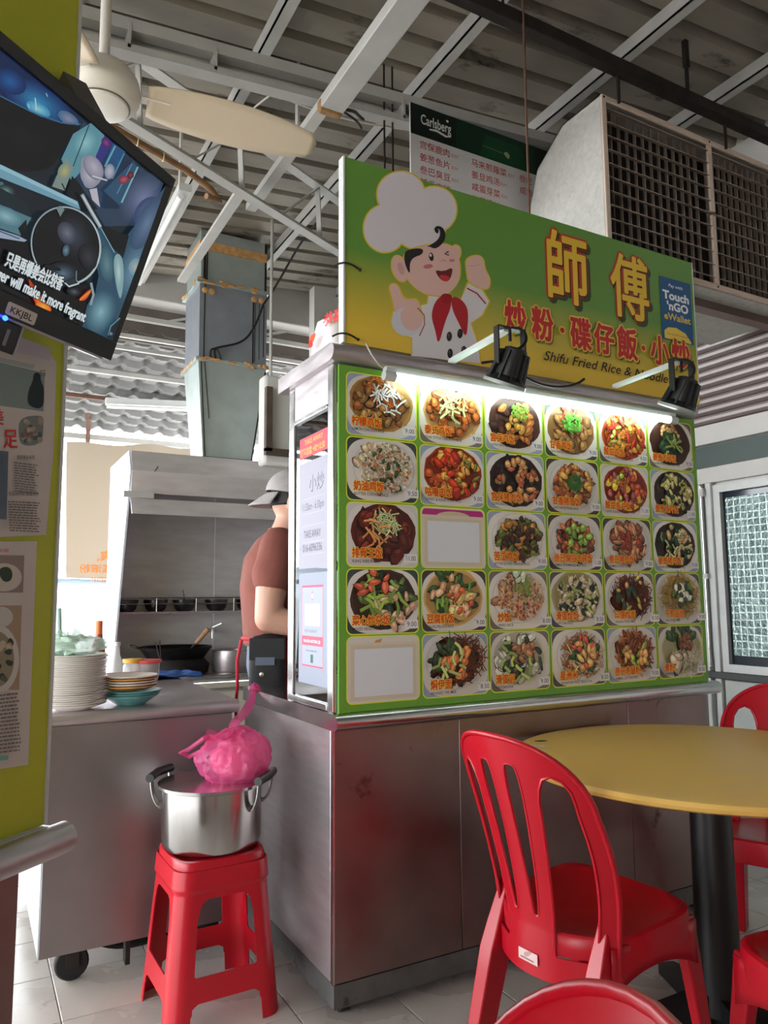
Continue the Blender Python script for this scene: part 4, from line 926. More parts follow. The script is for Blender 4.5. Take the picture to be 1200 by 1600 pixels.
ba.line([(bx0+.40, hz+.06), (bx0+.52, hz+.055)], .002, (120, 150, 120)); ba.blob(bx0+.545, hz+.052, .016, .016, (150, 150, 120), random.Random(2)); ba.ell(bx0+.20, hz+.118, .007, .006, (214, 214, 210))
rows_ = (('宫保鹿肉', '姜葱鱼片', '叁巴臭豆', '矮瓜肉碎'), ('马来煎蕹菜', '姜旦鸡汤', '咸蛋芽菜', '树苗清炒'), ('叁巴', '咸鱼'))
for ci, col in enumerate(rows_):
    for ri, t in enumerate(col):
        x = bx0+.045+ci*.285; z = hz-.056-ri*.060-(0 if ci == 0 else .004)
        ba.text(t, x, z, .042, (176, 66, 70), .004)
        ba.text('RM', x+.046*max(4, len(t))-.012+(.0 if ci == 0 else .0), z+.002, .027, (190, 130, 130))
ba.build('board_print', PRINT, bb, (0, BY-.0005, 0), (1, 0, 0), (0, 0, 1))
for x in (bx0+.1, bx0+.6): obj('hook_wire', MB().cyl((x, BY+.02, bz1-.01), (x, BY+.05, 3.45), .003, n=6), DARKIRON, bb, world=True)
# ---------------------------------------------------------------- kitchen: hood, duct, stove, shelf
HY = 4.5
hood = thing('cooker_hood', 'stainless steel cooker hood with side screens over the stove', 'cooker hood', (1.5, 4.8, 0))
hx0, hx1 = .802, 2.25
HOODS = M('hood_steel', (206, 200, 200), .40, .35, var=.10, scale=6, stretch=(1, 1, 4), rvar=.06)
mb = MB(); mb.prism([(HY+.03, 1.83), (HY, 1.96), (HY+.06, 2.085), (HY+.09, 2.085), (HY+.02, 1.96), (HY+.045, 1.83)], 'x', hx0, hx1); obj('canopy_front', mb, HOODS, hood, world=True, smooth=0)
obj('canopy_top', MB().box(hx0, hx1, HY+.08, HY+.72, 2.075, 2.09), HOODS, hood, world=True)
mb = MB(); mb.hexa([(hx0, HY-.03, 1.70), (hx1, HY-.03, 1.70), (hx1, HY-.02, 1.70), (hx0, HY-.02, 1.70)], [(hx0, HY+.04, 1.80), (hx1, HY+.04, 1.80), (hx1, HY+.05, 1.80), (hx0, HY+.05, 1.80)]); obj('drip_lip', mb, HOODS, hood, world=True)
obj('rail', MB().box(hx0-.05, hx0+.12, HY-.035, HY-.005, 1.795, 1.83), WPAINT, hood, world=True)
obj('back_sheet', MB().box(hx0, 1.50, HY+.70, HY+.72, .70, 2.085), HOODS, hood, world=True); obj('back_sheet', MB().box(1.503, hx1, HY+.70, HY+.72, .70, 2.085), HOODS, hood, world=True)
SCREEN = M('pale_side_screen', (216, 222, 232), .35, .3, var=.05, scale=5)
mb = MB(); mb.prism([(HY, 1.96), (HY+.07, 2.085), (HY+.72, 2.085), (HY+.72, .60), (HY+.46, .60)], 'x', hx0-.012, hx0); obj('side_screen', mb, SCREEN, hood, world=True, smooth=0)
mb = MB(); mb.prism([(HY, 1.96), (HY+.07, 2.085), (HY+.72, 2.085), (HY+.72, .60), (HY+.46, .60)], 'x', hx1, hx1+.012); obj('side_screen', mb, SCREEN, hood, world=True, smooth=0)
hk = MB(); hk.tube(bez((.93, HY-.0, 1.96), (.93, HY-.02, 1.97), (.945, HY-.02, 1.98), (.945, HY, 1.99), 6), .003, 5); obj('hook', hk, DARKIRON, hood, world=True)
shf = thing('wall_shelf', 'narrow steel shelf on the back sheet holding small steel bowls', 'shelf', (1.3, HY+.62, 1.12))
obj('shelf_plate', MB().box(hx0+.01, 2.2, HY+.55, HY+.695, 1.110, 1.125), STEEL, shf, world=True)
obj('guard_rail', MB().cyl((hx0+.01, HY+.555, 1.215), (2.2, HY+.555, 1.215), .005, n=8), STEEL_B, shf, world=True)
obj('guard_rail', MB().cyl((hx0+.01, HY+.555, 1.175), (2.2, HY+.555, 1.175), .004, n=8), STEEL_B, shf, world=True)
for x in (.82, 1.08, 1.34, 1.60, 1.86): obj('upright', MB().cyl((x, HY+.555, 1.118), (x, HY+.555, 1.218), .004, n=8), STEEL_B, shf, world=True)
SB = M('bowl_steel', (120, 116, 118), .3, 1)
bowl0 = None; bnames = ['steel sauce bowl on the shelf nearest the bright side screen', 'second steel sauce bowl along the shelf from the side screen', 'third steel sauce bowl along the shelf holding a ladle', 'fourth steel sauce bowl along the shelf over the tap', 'fifth steel sauce bowl along the shelf nearest the cook']
for k, x in enumerate((.90, 1.09, 1.28, 1.50, 1.72)):
    if bowl0 is None:
        bowl0 = obj('steel_bowl', MB().lathe([(.045, 0), (.065, .02), (.080, .075), (.084, .078), (.076, .075), (.06, .022), (.01, .01)], 24), SB); o = bowl0
    else: o = bowl0.copy(); COL.objects.link(o)
    o.location = (x, HY+.63, 1.126); tag(o, bnames[k], 'bowl', 'bowls on the kitchen shelf')
ld = MB(); ld.cyl((1.29, HY+.62, 1.15), (1.26, HY+.60, 1.27), .004, n=6); tag(obj('ladle', ld, STEEL_B), 'thin steel ladle handle standing in a shelf bowl', 'ladle')
stove = thing('wok_stove', 'low steel wok stove under the cooker hood', 'stove', (1.5, 4.7, 0))
obj('stove_top', MB().box(hx0+.02, 2.2, HY+.02, HY+.69, .715, .75), STEEL_D, stove, world=True, bevel=.01)
obj('front_rail', MB().cyl((hx0+.02, HY+.015, .732), (2.2, HY+.015, .732), .022, n=12), STEEL_B, stove, world=True)
obj('front_panel', MB().box(hx0+.02, 2.2, HY+.04, HY+.06, .08, .70), M('stove_cream', (206, 200, 182), .45, 0, var=.05), stove, world=True)
obj('under_rail', MB().cyl((hx0+.02, HY+.03, .66), (2.2, HY+.03, .66), .012, n=10), STEEL_B, stove, world=True)
obj('side_panel', MB().box(hx0+.02, hx0+.035, HY+.06, HY+.68, .0, .715), STEEL_D, stove, world=True); obj('side_panel', MB().box(2.18, 2.2, HY+.06, HY+.68, .0, .715), STEEL_D, stove, world=True)
for x in (1.16, 1.75): obj('burner_ring', MB().lathe([(.20, 0), (.21, .05), (.17, .09), (.15, .085), (.16, .04), (.14, 0)], 28, (x, HY+.34, .75)), M('burnt_iron', (34, 30, 30), .7, .4), stove, world=True)
tap = thing('wall_tap', 'small chrome tap on the steel sheet above the wok', 'tap', (1.47, HY+.68, .98))
mb = MB(); mb.cyl((1.47, HY+.70, .99), (1.47, HY+.60, .99), .012, n=12); mb.cyl((1.47, HY+.61, 1.0), (1.47, HY+.605, .94), .011, .009, n=12); obj('spout', mb, STEEL_B, tap, world=True)
obj('lever', MB().beam((1.47, HY+.63, 1.01), (1.53, HY+.60, 1.04), .01, .006), STEEL_B, tap, world=True); obj('valve', MB().cyl((1.47, HY+.63, .99), (1.47, HY+.63, 1.015), .010, n=10), STEEL_B, tap, world=True)
WOKM = M('wok_black', (32, 31, 32), .4, .6, var=.2, scale=12)
wok = thing('wok', 'large blackened wok resting on the stove', 'wok', (1.16, HY+.34, .84))
prof = [(.02, .0), (.10, .012), (.17, .05), (.225, .12), (.228, .12), (.172, .045), (.10, .006), (.02, -.006)]
obj('wok_bowl', MB().lathe(prof, 36, (1.16, HY+.34, .79)), WOKM, wok, world=True)
obj('wok_ear', MB().tube(bez((.94, HY+.30, .905), (.87, HY+.28, .93), (.87, HY+.40, .93), (.94, HY+.38, .905), 8), .008, 7), WOKM, wok, world=True)
lad = thing('wok_ladle', 'wok ladle with a wooden handle leaning in the wok', 'ladle', (1.22, HY+.30, .82))
obj('shaft', MB().cyl((1.18, HY+.30, .82), (1.26, HY+.24, .93), .008, n=8), DARKIRON, lad, world=True); obj('wooden_grip', MB().cyl((1.26, HY+.24, .93), (1.325, HY+.19, 1.02), .014, .016, n=10), M('ladle_wood', (150, 110, 72), .6, 0, var=.2, scale=30), lad, world=True)
obj('scoop', MB().lathe([(.01, 0), (.04, .015), (.05, .03), (.046, .028), (.01, .006)], 18, (1.16, HY+.31, .80)), DARKIRON, lad, world=True)
tag(obj('stock_pot', MB().lathe([(.12, 0), (.125, .01), (.125, .13), (.13, .135), (.12, .13), (.118, .012), (.01, .008)], 28, (1.50, HY+.25, .75)), STEEL), 'small steel stock pot beside the wok', 'pot')
tg = MB(); tg.cyl((1.03, HY+.2, .85), (.985, HY+.12, .96), .004, n=6); tg.cyl((1.04, HY+.2, .85), (1.01, HY+.12, .96), .004, n=6); tag(obj('chopsticks', tg, STEEL_B), 'pair of steel cooking chopsticks leaning out of the wok', 'chopsticks')
# exhaust duct in three sections
DY, DD = 4.62, .36
duct = thing('exhaust_duct', 'tall galvanised exhaust duct rising from the hood to the roof', 'duct', (1.42, 4.8, 2.09))
def dsec(nm, x0, x1, x2, x3, z0, z1, mat, yb0=DY, yb1=DY, d0=DD, d1=DD):
    mb = MB(); mb.hexa([(x0, yb0, z0), (x1, yb0, z0), (x1, yb0+d0, z0), (x0, yb0+d0, z0)], [(x2, yb1, z1), (x3, yb1, z1), (x3, yb1+d1, z1), (x2, yb1+d1, z1)])
    return obj(nm, mb, mat, duct, world=True, smooth=0)
dsec('hopper', 1.255, 1.575, 1.205, 1.66, 2.09, 2.72, GALV, DY+.03, DY, .28, DD)
dsec('middle_section', 1.208, 1.657, 1.205, 1.66, 2.735, 3.235, GALV2)
dsec('upper_section', 1.212, 1.65, 1.205, 1.645, 3.25, 3.596, GALV)
for z, e in ((2.727, .016), (3.242, .018)):
    fl = MB(); fl.box(1.20-e, 1.665+e, DY-e, DY+DD+e, z-.012, z+.012); f = obj('flange', fl, GALV, duct, world=True, bevel=.003)
    fm = MB(); rnd = random.Random(int(z*100))
    for k in range(14):
        x = 1.20+.46*rnd.random(); fm.sphere((x, DY-e-.002, z+rnd.uniform(-.015, .015)), rnd.uniform(.012, .03), .006, .010, 8, 6)
    for k in range(8): fm.sphere((1.20-e, DY+rnd.uniform(0, DD), z+rnd.uniform(-.012, .02)), .006, rnd.uniform(.012, .03), .010, 8, 6)
    o = obj('sealant_smear', fm, FOAM, f, world=True); o['kind'] = 'stuff'
tp_ = MB(); tp_.box(1.20, 1.655, DY-.006, DY, 3.46, 3.52); tp_.box(1.198, 1.204, DY, DY+DD, 3.46, 3.52); obj('sealing_tape', tp_, FOAM, duct, world=True)
for x, z0, z1, w_ in ((1.235, 2.74, 3.23, .006), (1.225, 3.26, 3.56, .016), (1.245, 3.26, 3.45, .008), (1.56, 2.75, 3.19, .008), (1.575, 2.76, 3.19, .004), (1.635, 2.80, 3.16, .005), (1.64, 3.25, 3.59, .014), (1.605, 2.78, 3.17, .003)):
    obj('drip_stain', MB().box(x, x+w_, DY-.0035, DY+.001, z0, z1), TAR, duct, world=True)
for x in (1.24, 1.285, 1.57, 1.62):
    obj('sealed_bolt', MB().lathe([(.022, 0), (.018, .008), (.006, .012)], 14, (x, DY, 3.19-.002), Matrix.Rotation(PI/2, 3, 'X')), FOAM, duct, world=True)
for x0, x1, z0, z1, xx in ((1.222, 1.268, 2.71, 2.10, .006), (1.245, 1.285, 2.71, 2.35, .004), (1.652, 1.575, 2.70, 2.10, .010)):
    obj('drip_stain', MB().beam((x0, DY-.003, z0), (x1, DY+.027 if z1 < 2.2 else DY+.014, z1), xx, .004, (0, 1, 0)), TAR, duct, world=True)
obj('base_seal', MB().beam((1.25, DY+.025, 2.095), (1.58, DY+.025, 2.095), .012, .02), TAR, duct, world=True)
wi = MB(); wi.tube(bez((1.30, DY-.03, 2.80), (1.45, DY-.06, 2.86), (1.52, DY-.05, 2.82), (1.62, DY-.04, 3.15), 16), .007, 7); wi.tube(bez((1.62, DY-.04, 3.15), (1.72, DY-.1, 3.3), (1.75, DY-.3, 3.5), (1.80, DY-.5, 3.55), 12), .007, 7)
for k in range(3): wi.tube(bez((1.30, DY-.02, 2.80), (1.27+.03*k, DY-.04, 2.80), (1.27+.03*k, DY-.03, 2.76), (1.28+.035*k, DY-.01, 2.74), 6), .006, 6)
tag(obj('loose_cable', wi, CABLE), 'black cable looping across the middle of the exhaust duct', 'cable')
# white boxing with a brown square pipe, right of the duct
bxg = thing('boxed_panel', 'white boxed panel between the duct and the stall', 'panel', (1.9, 4.3, 2.1))
pA, pB = at(412, 725, 'y', 4.3), at(475, 600, 'y', 4.3)
obj('panel', MB().box(pA.x, pB.x+.35, 4.3, 4.42, pA.z, pB.z+.03), WHITE, bxg, world=True, bevel=.02)
for x in (pA.x+.06, pB.x+.28): obj('hanger', MB().cyl((x, 4.36, pB.z+.02), (x, 4.36, RZ(x)), .010, n=6), WPAINT, bxg, world=True)
e0, e1, e2 = at(420, 605, 'y', 4.27), at(424, 706, 'y', 4.27), at(475, 710, 'y', 4.27)
obj('square_pipe', MB().beam(e0, (e0.x, 4.27, e1.z), .04, .04, (0, 1, 0)).beam((e0.x-.02, 4.27, e1.z), (e2.x+.2, 4.27, e1.z), .04, .04), M('brown_pipe', (92, 78, 70), .6, .2, var=.25, scale=12), bxg, world=True)
# banner hung outside, seen from behind, daylight glowing through it
def banner_mat():
    m = bpy.data.materials.new('banner_cloth'); m.use_nodes = True; nt = m.node_tree; b = nt.nodes['Principled BSDF']; o = nt.nodes['Material Output']
    b.inputs['Base Color'].default_value = (*lin((150, 140, 127)), 1); b.inputs['Roughness'].default_value = .5
    t = nt.nodes.new('ShaderNodeBsdfTranslucent'); t.inputs[0].default_value = (*lin((150, 134, 114)), 1)
    mx = nt.nodes.new('ShaderNodeMixShader'); mx.inputs[0].default_value = .3
    nt.links.new(b.outputs[0], mx.inputs[1]); nt.links.new(t.outputs[0], mx.inputs[2]); nt.links.new(mx.outputs[0], o.inputs[0]); return m
NY = 6.6
b0, b1, b2, b3 = [at(*p, 'y', NY) for p in ((104, 690), (330, 700), (330, 910), (103, 903))]
def fn(u, v):
    top = b0.lerp(b1, u); bot = b3.lerp(b2, u); p = top.lerp(bot, v)
    return p+Vector((0, .03*math.sin(9*u+2*v)+.02*math.sin(5*v+3*u), .01*math.sin(14*u)*(1-v)))
bn = thing('banner', 'beige banner hung outside with orange lettering seen from behind', 'banner', b0)
obj('cloth', MB().grid(fn, 40, 20), banner_mat(), bn, world=True, smooth=60, fix=False)
na = Art()
def mirror(t, px0, py0, px1, py1):
    A0, A1 = at(px0, py1, 'y', NY-.06), at(px1, py0, 'y', NY-.06); na.fit(t, A1.x, A0.z, A0.x, A1.z, (236, 132, 60), .02)
mirror('爽,', 152, 861, 175, 877); mirror('蒸滚粉', 124, 882, 176, 895); mirror('ZIOP', 143, 902, 175, 909)
na.build('lettering', PAPER, bn, (0, NY-.06, 0), (1, 0, 0), (0, 0, 1))
pol = thing('banner_pole', 'pale blue horizontal pole under the hanging banner', 'pole', at(90, 907, 'y', NY-.02))
obj('bar', MB().cyl(at(60, 907, 'y', NY-.02), at(330, 914, 'y', NY-.02), .022, n=10), M('pole_blue', (176, 196, 214), .4), pol, world=True)
for x in (-1.2, 2.6): obj('upright', MB().cyl((x, NY-.02, -.02), (x, NY-.02, awn_z(NY)-.02), .025, n=10), ALU, pol, world=True)
pm = at(60, 907, 'y', NY-.02); obj('bar', MB().cyl((-1.2, NY-.02, pm.z), pm, .022, n=10), MATS['pole_blue'], pol, world=True)
# ================================================================ neighbouring lime-green stall at the left edge, television on it
LA = math.radians(40.58); Wd = Vector((math.cos(LA), math.sin(LA), 0)); Nd = Vector((math.sin(LA), -math.cos(LA), 0)); Zd = Vector((0, 0, 1))
LP = Vector((.121, 1.303, 0))
def L(s, n, z): return LP+Wd*s+Nd*n+Zd*z
def lbox(s0, s1, n0, n1, z0, z1): return MB().hexa([L(s0, n0, z0), L(s1, n0, z0), L(s1, n1, z0), L(s0, n1, z0)], [L(s0, n0, z1), L(s1, n0, z1), L(s1, n1, z1), L(s0, n1, z1)])
ls = thing('lime_stall', 'neighbouring stall with a lime green board at the left edge', 'food stall', L(-.6, -.3, 0))
LIME = M('lime_board', (186, 190, 34), .42, 0, var=.03)
obj('board', lbox(-1.3, -.006, -.02, 0, .86, 2.62), LIME, ls, world=True)
obj('edge_trim', lbox(-.006, 0, -.022, .003, .86, 2.62), ALU, ls, world=True)
mb = MB(); mb.tube([L(-1.35, .022, .838), L(.018, .022, .838)], .0235, 20); obj('rail', mb, STEEL, ls, world=True)
obj('rail_cap', MB().tube([L(.018, .022, .838), L(.0205, .022, .838)], [.0235, .019], 20), STEEL_B, ls, world=True)
obj('base_panel', lbox(-1.3, -.035, -.32, -.012, .06, .812), STEEL_D, ls, world=True, bevel=.003)
obj('worktop', lbox(-1.32, .0, -.36, .012, .815, .858), STEEL, ls, world=True)
obj('plinth', lbox(-1.28, -.05, -.30, -.03, 0, .058), PL, ls, world=True)
def LPX(x, y):
    p = onplane(x, y, L(0, .003, 1), Nd); return ((p-LP).dot(Wd), p.z)
clear = M('plastic_sleeve', (222, 220, 216), .12, spec=.6)
def clip_sheet(name, label, fn):
    a = Art(LPX); fn(a); o = a.build(name, PAPER, None, L(0, .003, 0), Wd, Zd); tag(o, label, 'newspaper'); return o
def rows(a, x0, x1, y0, y1, n, col=(120, 112, 108), sl=.30, seed=1):
    r = random.Random(seed)
    for i in range(n):
        y = y0+(y1-y0)*i/n; h = (y1-y0)/n*.45; e = x1-r.uniform(0, (x1-x0)*.15); x = x0
        while x < e-2:
            q_ = min(e, x+r.uniform(3, 9)); k0, k1 = sl*(x-x0), sl*(q_-x0)
            a.poly([(x, y+k0), (q_, y+k1), (q_, y+h+k1), (x, y+h+k0)], col); x = q_+1.2
def paper1(a):
    a.poly([(-60, 528), (80, 556), (88, 566), (84, 700), (72, 836), (-60, 842)], (206, 196, 190))
    a.poly([(27, 524), (79, 545), (79, 564), (22, 549)], (196, 186, 196))
    a.poly([(-60, 552), (70, 583), (68, 643), (-60, 626)], (134, 150, 146)); a.poly([(-60, 545), (-60, 552), (52, 577), (54, 570)], (170, 176, 172))
    a.smooth([(44, 610), (50, 598), (53, 586), (62, 586), (65, 598), (69, 606), (68, 641), (42, 634)], (38, 52, 56)); a.ell(57.5, 590, 6, 8, (34, 46, 50))
    a.fit('05', 62, 588, 71, 578, (110, 96, 94)); 
    a.smooth([(30, 652), (66, 648), (68, 660), (66, 694), (34, 698), (28, 680)], (128, 134, 130), 2)
    for i in range(26):
        r = random.Random(i); a.blob(r.uniform(33, 64), r.uniform(655, 690), 4, 4, r.choice([(170, 150, 140), (90, 104, 100), (140, 110, 100), (180, 170, 160)]), r)
    a.fit('足', 5, 700, 26, 672, (206, 66, 62), .02); a.fit('美', -18, 664, 4, 640, (206, 66, 62), .02)
    a.fit('黄家鱼头米粉', 25, 718, 53, 711, (70, 62, 60)); rows(a, 20, 58, 722, 770, 12, seed=3, sl=.12)
    a.fit('和口味传统 保留家乡', 10, 775, 57, 768, (80, 76, 90)); rows(a, 9, 60, 783, 832, 12, seed=4, sl=.05)
    a.poly([(-60, 700), (7, 706), (4, 812), (-60, 808)], (92, 104, 120))
clip_sheet('news_clipping', 'laminated newspaper clipping with a chef photo under the television', paper1)
def paper2(a):
    a.poly([(-60, 846), (58, 846), (57, 860), (44, 1195), (-60, 1210)], (206, 196, 190))
    a.fit('南洋商报', -24, 863, 14, 857, (190, 70, 80))
    a.poly([(-60, 866), (38, 868), (36, 926), (-60, 926)], (150, 132, 128)); a.ell(6, 902, 28, 22, (206, 196, 186)); a.smooth([(-4, 890), (10, 884), (20, 892), (18, 908), (4, 910)], (60, 76, 60))
    a.poly([(-60, 946), (34, 946), (30, 1078), (-60, 1078)], (170, 146, 120)); a.ell(-4, 1030, 34, 54, (206, 200, 192)); a.ell(-6, 1030, 28, 44, (150, 140, 116)); a.ell(2, 964, 18, 16, (200, 196, 190))
    for i in range(22):
        r = random.Random(i+50); a.blob(r.uniform(-24, 16), r.uniform(1000, 1064), 5, 6, r.choice([(90, 100, 80), (200, 186, 160), (176, 140, 110), (60, 70, 64)]), r)
    rows(a, -6, 30, 1086, 1180, 16, seed=8, sl=-.12)
    a.poly([(-60, 1184), (10, 1180), (9, 1187), (-60, 1194)], (120, 176, 160))
clip_sheet('news_clipping', 'newspaper clipping with a large bowl photo low on the lime board', paper2)
# ---------------------------------------------------------------- television
TS = .682; BR0 = Vector((.25700, 1.76885, 1.74890)); TBR = CAMP+(BR0-CAMP)*TS; TH, TW = .30, .54; tt = math.radians(22.229)
TU = Zd*math.cos(tt)+Nd*math.sin(tt); TN = Wd.cross(TU)
tv = thing('television', 'black television showing a wok, tilted down on the lime board', 'television', TBR)
def TVp(s, u, n): return TBR+Wd*s+TU*u+TN*n
def tbox(s0, s1, u0, u1, n0, n1): return MB().hexa([TVp(s0, u0, n0), TVp(s1, u0, n0), TVp(s1, u1, n0), TVp(s0, u1, n0)], [TVp(s0, u0, n1), TVp(s1, u0, n1), TVp(s1, u1, n1), TVp(s0, u1, n1)])
TVB = M('tv_black', (16, 16, 18), .3)
obj('case', tbox(-TW, 0, 0, TH, -.035, -.004), TVB, tv, world=True, bevel=.006)
bzl, bzb = .016, .030
for s0, s1, u0, u1 in ((-TW, 0, 0, bzb), (-TW, 0, TH-bzl, TH), (-bzl, 0, bzb, TH-bzl), (-TW, -TW+bzl, bzb, TH-bzl)):
    obj('bezel', tbox(s0, s1, u0, u1, -.004, .003), TVB, tv, world=True, bevel=.001)
obj('lower_edge', tbox(-TW+.01, -.012, -.003, .0, -.02, -.004), M('tv_edge', (206, 206, 210), .3), tv, world=True)
SCR = print_mat('tv_picture', .25, emis=.75)
def TVX(x, y):
    p = onplane(x, y, TVp(0, 0, -.003), TN)-TBR; return (p.dot(Wd), p.dot(TU))
a = Art(); sx0, sx1, su0, su1 = -TW+bzl, -bzl, bzb, TH-bzl
a.rect(sx0, su0, sx1, su1, (24, 34, 42)); a.fmap = None
def Z5(x, y): return TVX(x/4.286, 50+y/4.286)
def Z6(x, y): return TVX(x/4.286, 290+y/4.286)
def inside(p): return (min(max(p[0], sx0), sx1), min(max(p[1], su0), su1))
class Scr(Art):
    def raw(s, pts, f, col, _c=None): super().raw([inside(s.g(*p)) for p in pts], f, col)
b = Scr(); b.v, b.f, b.c, b.k = a.v, a.f, a.c, a.k
b.g = Z5
# upper right: blurred shelf with blue bottles, upper left: big blue-lit pan
b.poly([(560, 600), (900, 860), (1090, 1040), (1000, 1300), (700, 1300), (430, 840)], (44, 66, 90))
b.rad(960, 1120, 150, 190, (52, 70, 96), (124, 130, 168), .5); b.rad(1010, 1230, 110, 130, (70, 84, 120), (128, 140, 172), .3)
b.poly([(-300, -60), (60, 130), (190, 250), (330, 370), (560, 590), (480, 640), (300, 600), (-300, 330)], (12, 36, 78))
b.rad(250, 470, 260, 110, (16, 50, 104), (52, 140, 186), .55); b.rad(60, 330, 120, 80, (14, 44, 96), (30, 96, 160), .5); b.rad(250, 515, 90, 40, (60, 148, 190), (150, 206, 218), .5); b.line([(228, 440), (236, 525)], 7, (190, 224, 230)); b.line([(300, 408), (312, 432)], 6, (150, 200, 220)); b.line([(180, 480), (190, 510)], 8, (150, 210, 222))
b.rad(450, 580, 80, 40, (70, 110, 150), (150, 140, 160), .6)
b.smooth([(-300, 300), (0, 420), (200, 540), (400, 615), (540, 620), (470, 690), (420, 780), (300, 960), (-300, 880)], (8, 9, 13)); b.rad(150, 700, 220, 130, (8, 9, 13), (18, 22, 28), .3, 5)
b.line([(-100, 380), (200, 532), (400, 605), (530, 615)], 8, (60, 110, 150))
b.poly([(600, 605), (690, 690), (640, 830), (600, 860), (470, 1000), (400, 850), (480, 680)], (96, 150, 164)); b.rad(560, 740, 80, 100, (96, 150, 164), (150, 200, 206), .5); b.line([(585, 620), (520, 790), (440, 1000)], 7, (26, 66, 76))
b.poly([(690, 690), (745, 740), (660, 890), (630, 830)], (52, 50, 130)); b.rad(700, 740, 40, 26, (70, 40, 110), (170, 70, 120), .9, 5); b.poly([(745, 740), (830, 800), (740, 960), (690, 880)], (34, 82, 128)); b.line([(760, 760), (690, 900)], 12, (110, 170, 196)); b.line([(820, 810), (740, 980)], 10, (80, 140, 176))
b.poly([(330, 1030), (430, 840), (480, 900), (420, 1060)], (128, 148, 140)); b.rad(420, 930, 44, 60, (128, 148, 140), (190, 178, 112), .4, 6); b.line([(330, 1030), (360, 960)], 10, (20, 24, 30)); b.line([(400, 1010), (425, 1060)], 8, (20, 24, 30))
b.poly([(430, 1080), (470, 960), (640, 1180), (560, 1200)], (12, 15, 22)); b.poly([(840, 820), (930, 900), (780, 1180), (690, 1180), (700, 1060)], (28, 46, 72))
b.poly([(680, 1060), (760, 980), (880, 860), (905, 905), (790, 1160)], (46, 84, 114)); b.line([(910, 900), (800, 1140)], 12, (130, 180, 200)); b.line([(870, 880), (770, 1080)], 8, (90, 140, 170)); b.rad(815, 985, 38, 28, (120, 50, 70), (206, 96, 116), -.3, 5); b.rad(860, 955, 22, 24, (80, 30, 40), (170, 60, 70), .2, 4)
b.smooth([(520, 880), (545, 820), (600, 825), (680, 930), (660, 1000), (600, 1050), (540, 1030)], (150, 150, 168)); b.rad(585, 960, 60, 80, (150, 150, 168), (196, 194, 206), -.4, 6); b.ell(610, 905, 58, 92, (128, 128, 148), -.55); b.rad(612, 900, 50, 84, (150, 148, 166), (186, 184, 198), -.55, 6); b.ell(716, 930, 36, 54, (110, 116, 140), .1); b.rad(716, 930, 30, 47, (150, 156, 176), (190, 194, 206), .1, 5); b.line([(600, 960), (700, 990)], 10, (206, 208, 216)); b.poly([(580, 1050), (630, 1040), (652, 1170), (600, 1120)], (196, 190, 204))
b.poly([(-300, 760), (0, 890), (500, 1130), (520, 1185), (-300, 860)], (150, 196, 212)); b.poly([(-300, 800), (0, 920), (510, 1160), (520, 1185), (-300, 860)], (116, 164, 184)); b.poly([(-300, 870), (0, 990), (480, 1190), (-300, 1190)], (22, 32, 40)); b.poly([(-300, 950), (0, 1000), (60, 1200), (-300, 1200)], (76, 116, 126)); b.rad(20, 1060, 60, 40, (40, 60, 66), (130, 160, 156), .3, 5)
b.g = Z6
b.poly([(-300, -100), (0, 20), (160, 110), (200, 230), (-300, 300)], (24, 40, 48)); b.poly([(-300, 0), (0, 130), (190, 210), (120, 330), (-300, 180)], (84, 128, 140)); b.rad(20, 200, 130, 60, (84, 128, 140), (150, 190, 200), .4, 6); b.poly([(-300, 200), (100, 330), (160, 360), (110, 390), (-300, 290)], (160, 176, 196)); b.line([(-100, 270), (110, 350)], 8, (70, 74, 130)); b.poly([(100, 280), (155, 220), (160, 300), (120, 330)], (10, 12, 16))
b.poly([(-300, 300), (200, 380), (430, 680), (600, 640), (620, 780), (540, 950), (-300, 640)], (9, 10, 14))
b.poly([(640, 260), (830, 330), (990, 120), (1090, 0), (960, 420), (720, 1060), (520, 960), (600, 800), (640, 600), (600, 360)], (52, 84, 106)); b.rad(880, 560, 110, 230, (56, 90, 114), (120, 158, 178), .35); b.rad(890, 540, 50, 60, (120, 158, 178), (186, 190, 176), .2, 6); b.rad(960, 250, 70, 190, (60, 84, 116), (104, 128, 160), .45); b.poly([(640, 250), (840, 330), (800, 480), (700, 380)], (10, 13, 20))
b.rad(650, 840, 100, 150, (56, 92, 112), (140, 186, 196), .3); b.rad(690, 520, 50, 120, (60, 96, 112), (104, 142, 150), -.1, 6)
b.ell(415, 395, 236, 268, (120, 140, 150), -.3, 44); b.ell(416, 396, 231, 263, (196, 210, 214), -.3, 44); b.ell(413, 393, 224, 255, (14, 15, 20), -.3, 44); b.rad(470, 330, 130, 180, (14, 15, 20), (62, 68, 84), -.4); b.rad(420, 310, 60, 80, (58, 64, 80), (116, 120, 136), -.5, 7); b.rad(560, 470, 60, 90, (24, 26, 34), (60, 58, 66), -.3, 6); b.rad(390, 580, 110, 80, (18, 20, 26), (92, 120, 140), .1); b.ell(320, 540, 60, 16, (16, 18, 22), .25); b.rad(410, 425, 24, 40, (60, 80, 96), (120, 160, 176), .1, 5)
b.poly([(345, 145), (370, 125), (400, 150), (370, 200)], (120, 140, 140))
b.line([(480, 560), (478, 620)], 6, (130, 150, 160)); b.poly([(395, 640), (430, 672), (500, 650), (480, 620), (430, 640)], (196, 208, 212)); b.poly([(400, 632), (430, 660), (490, 642), (470, 610)], (36, 48, 58))
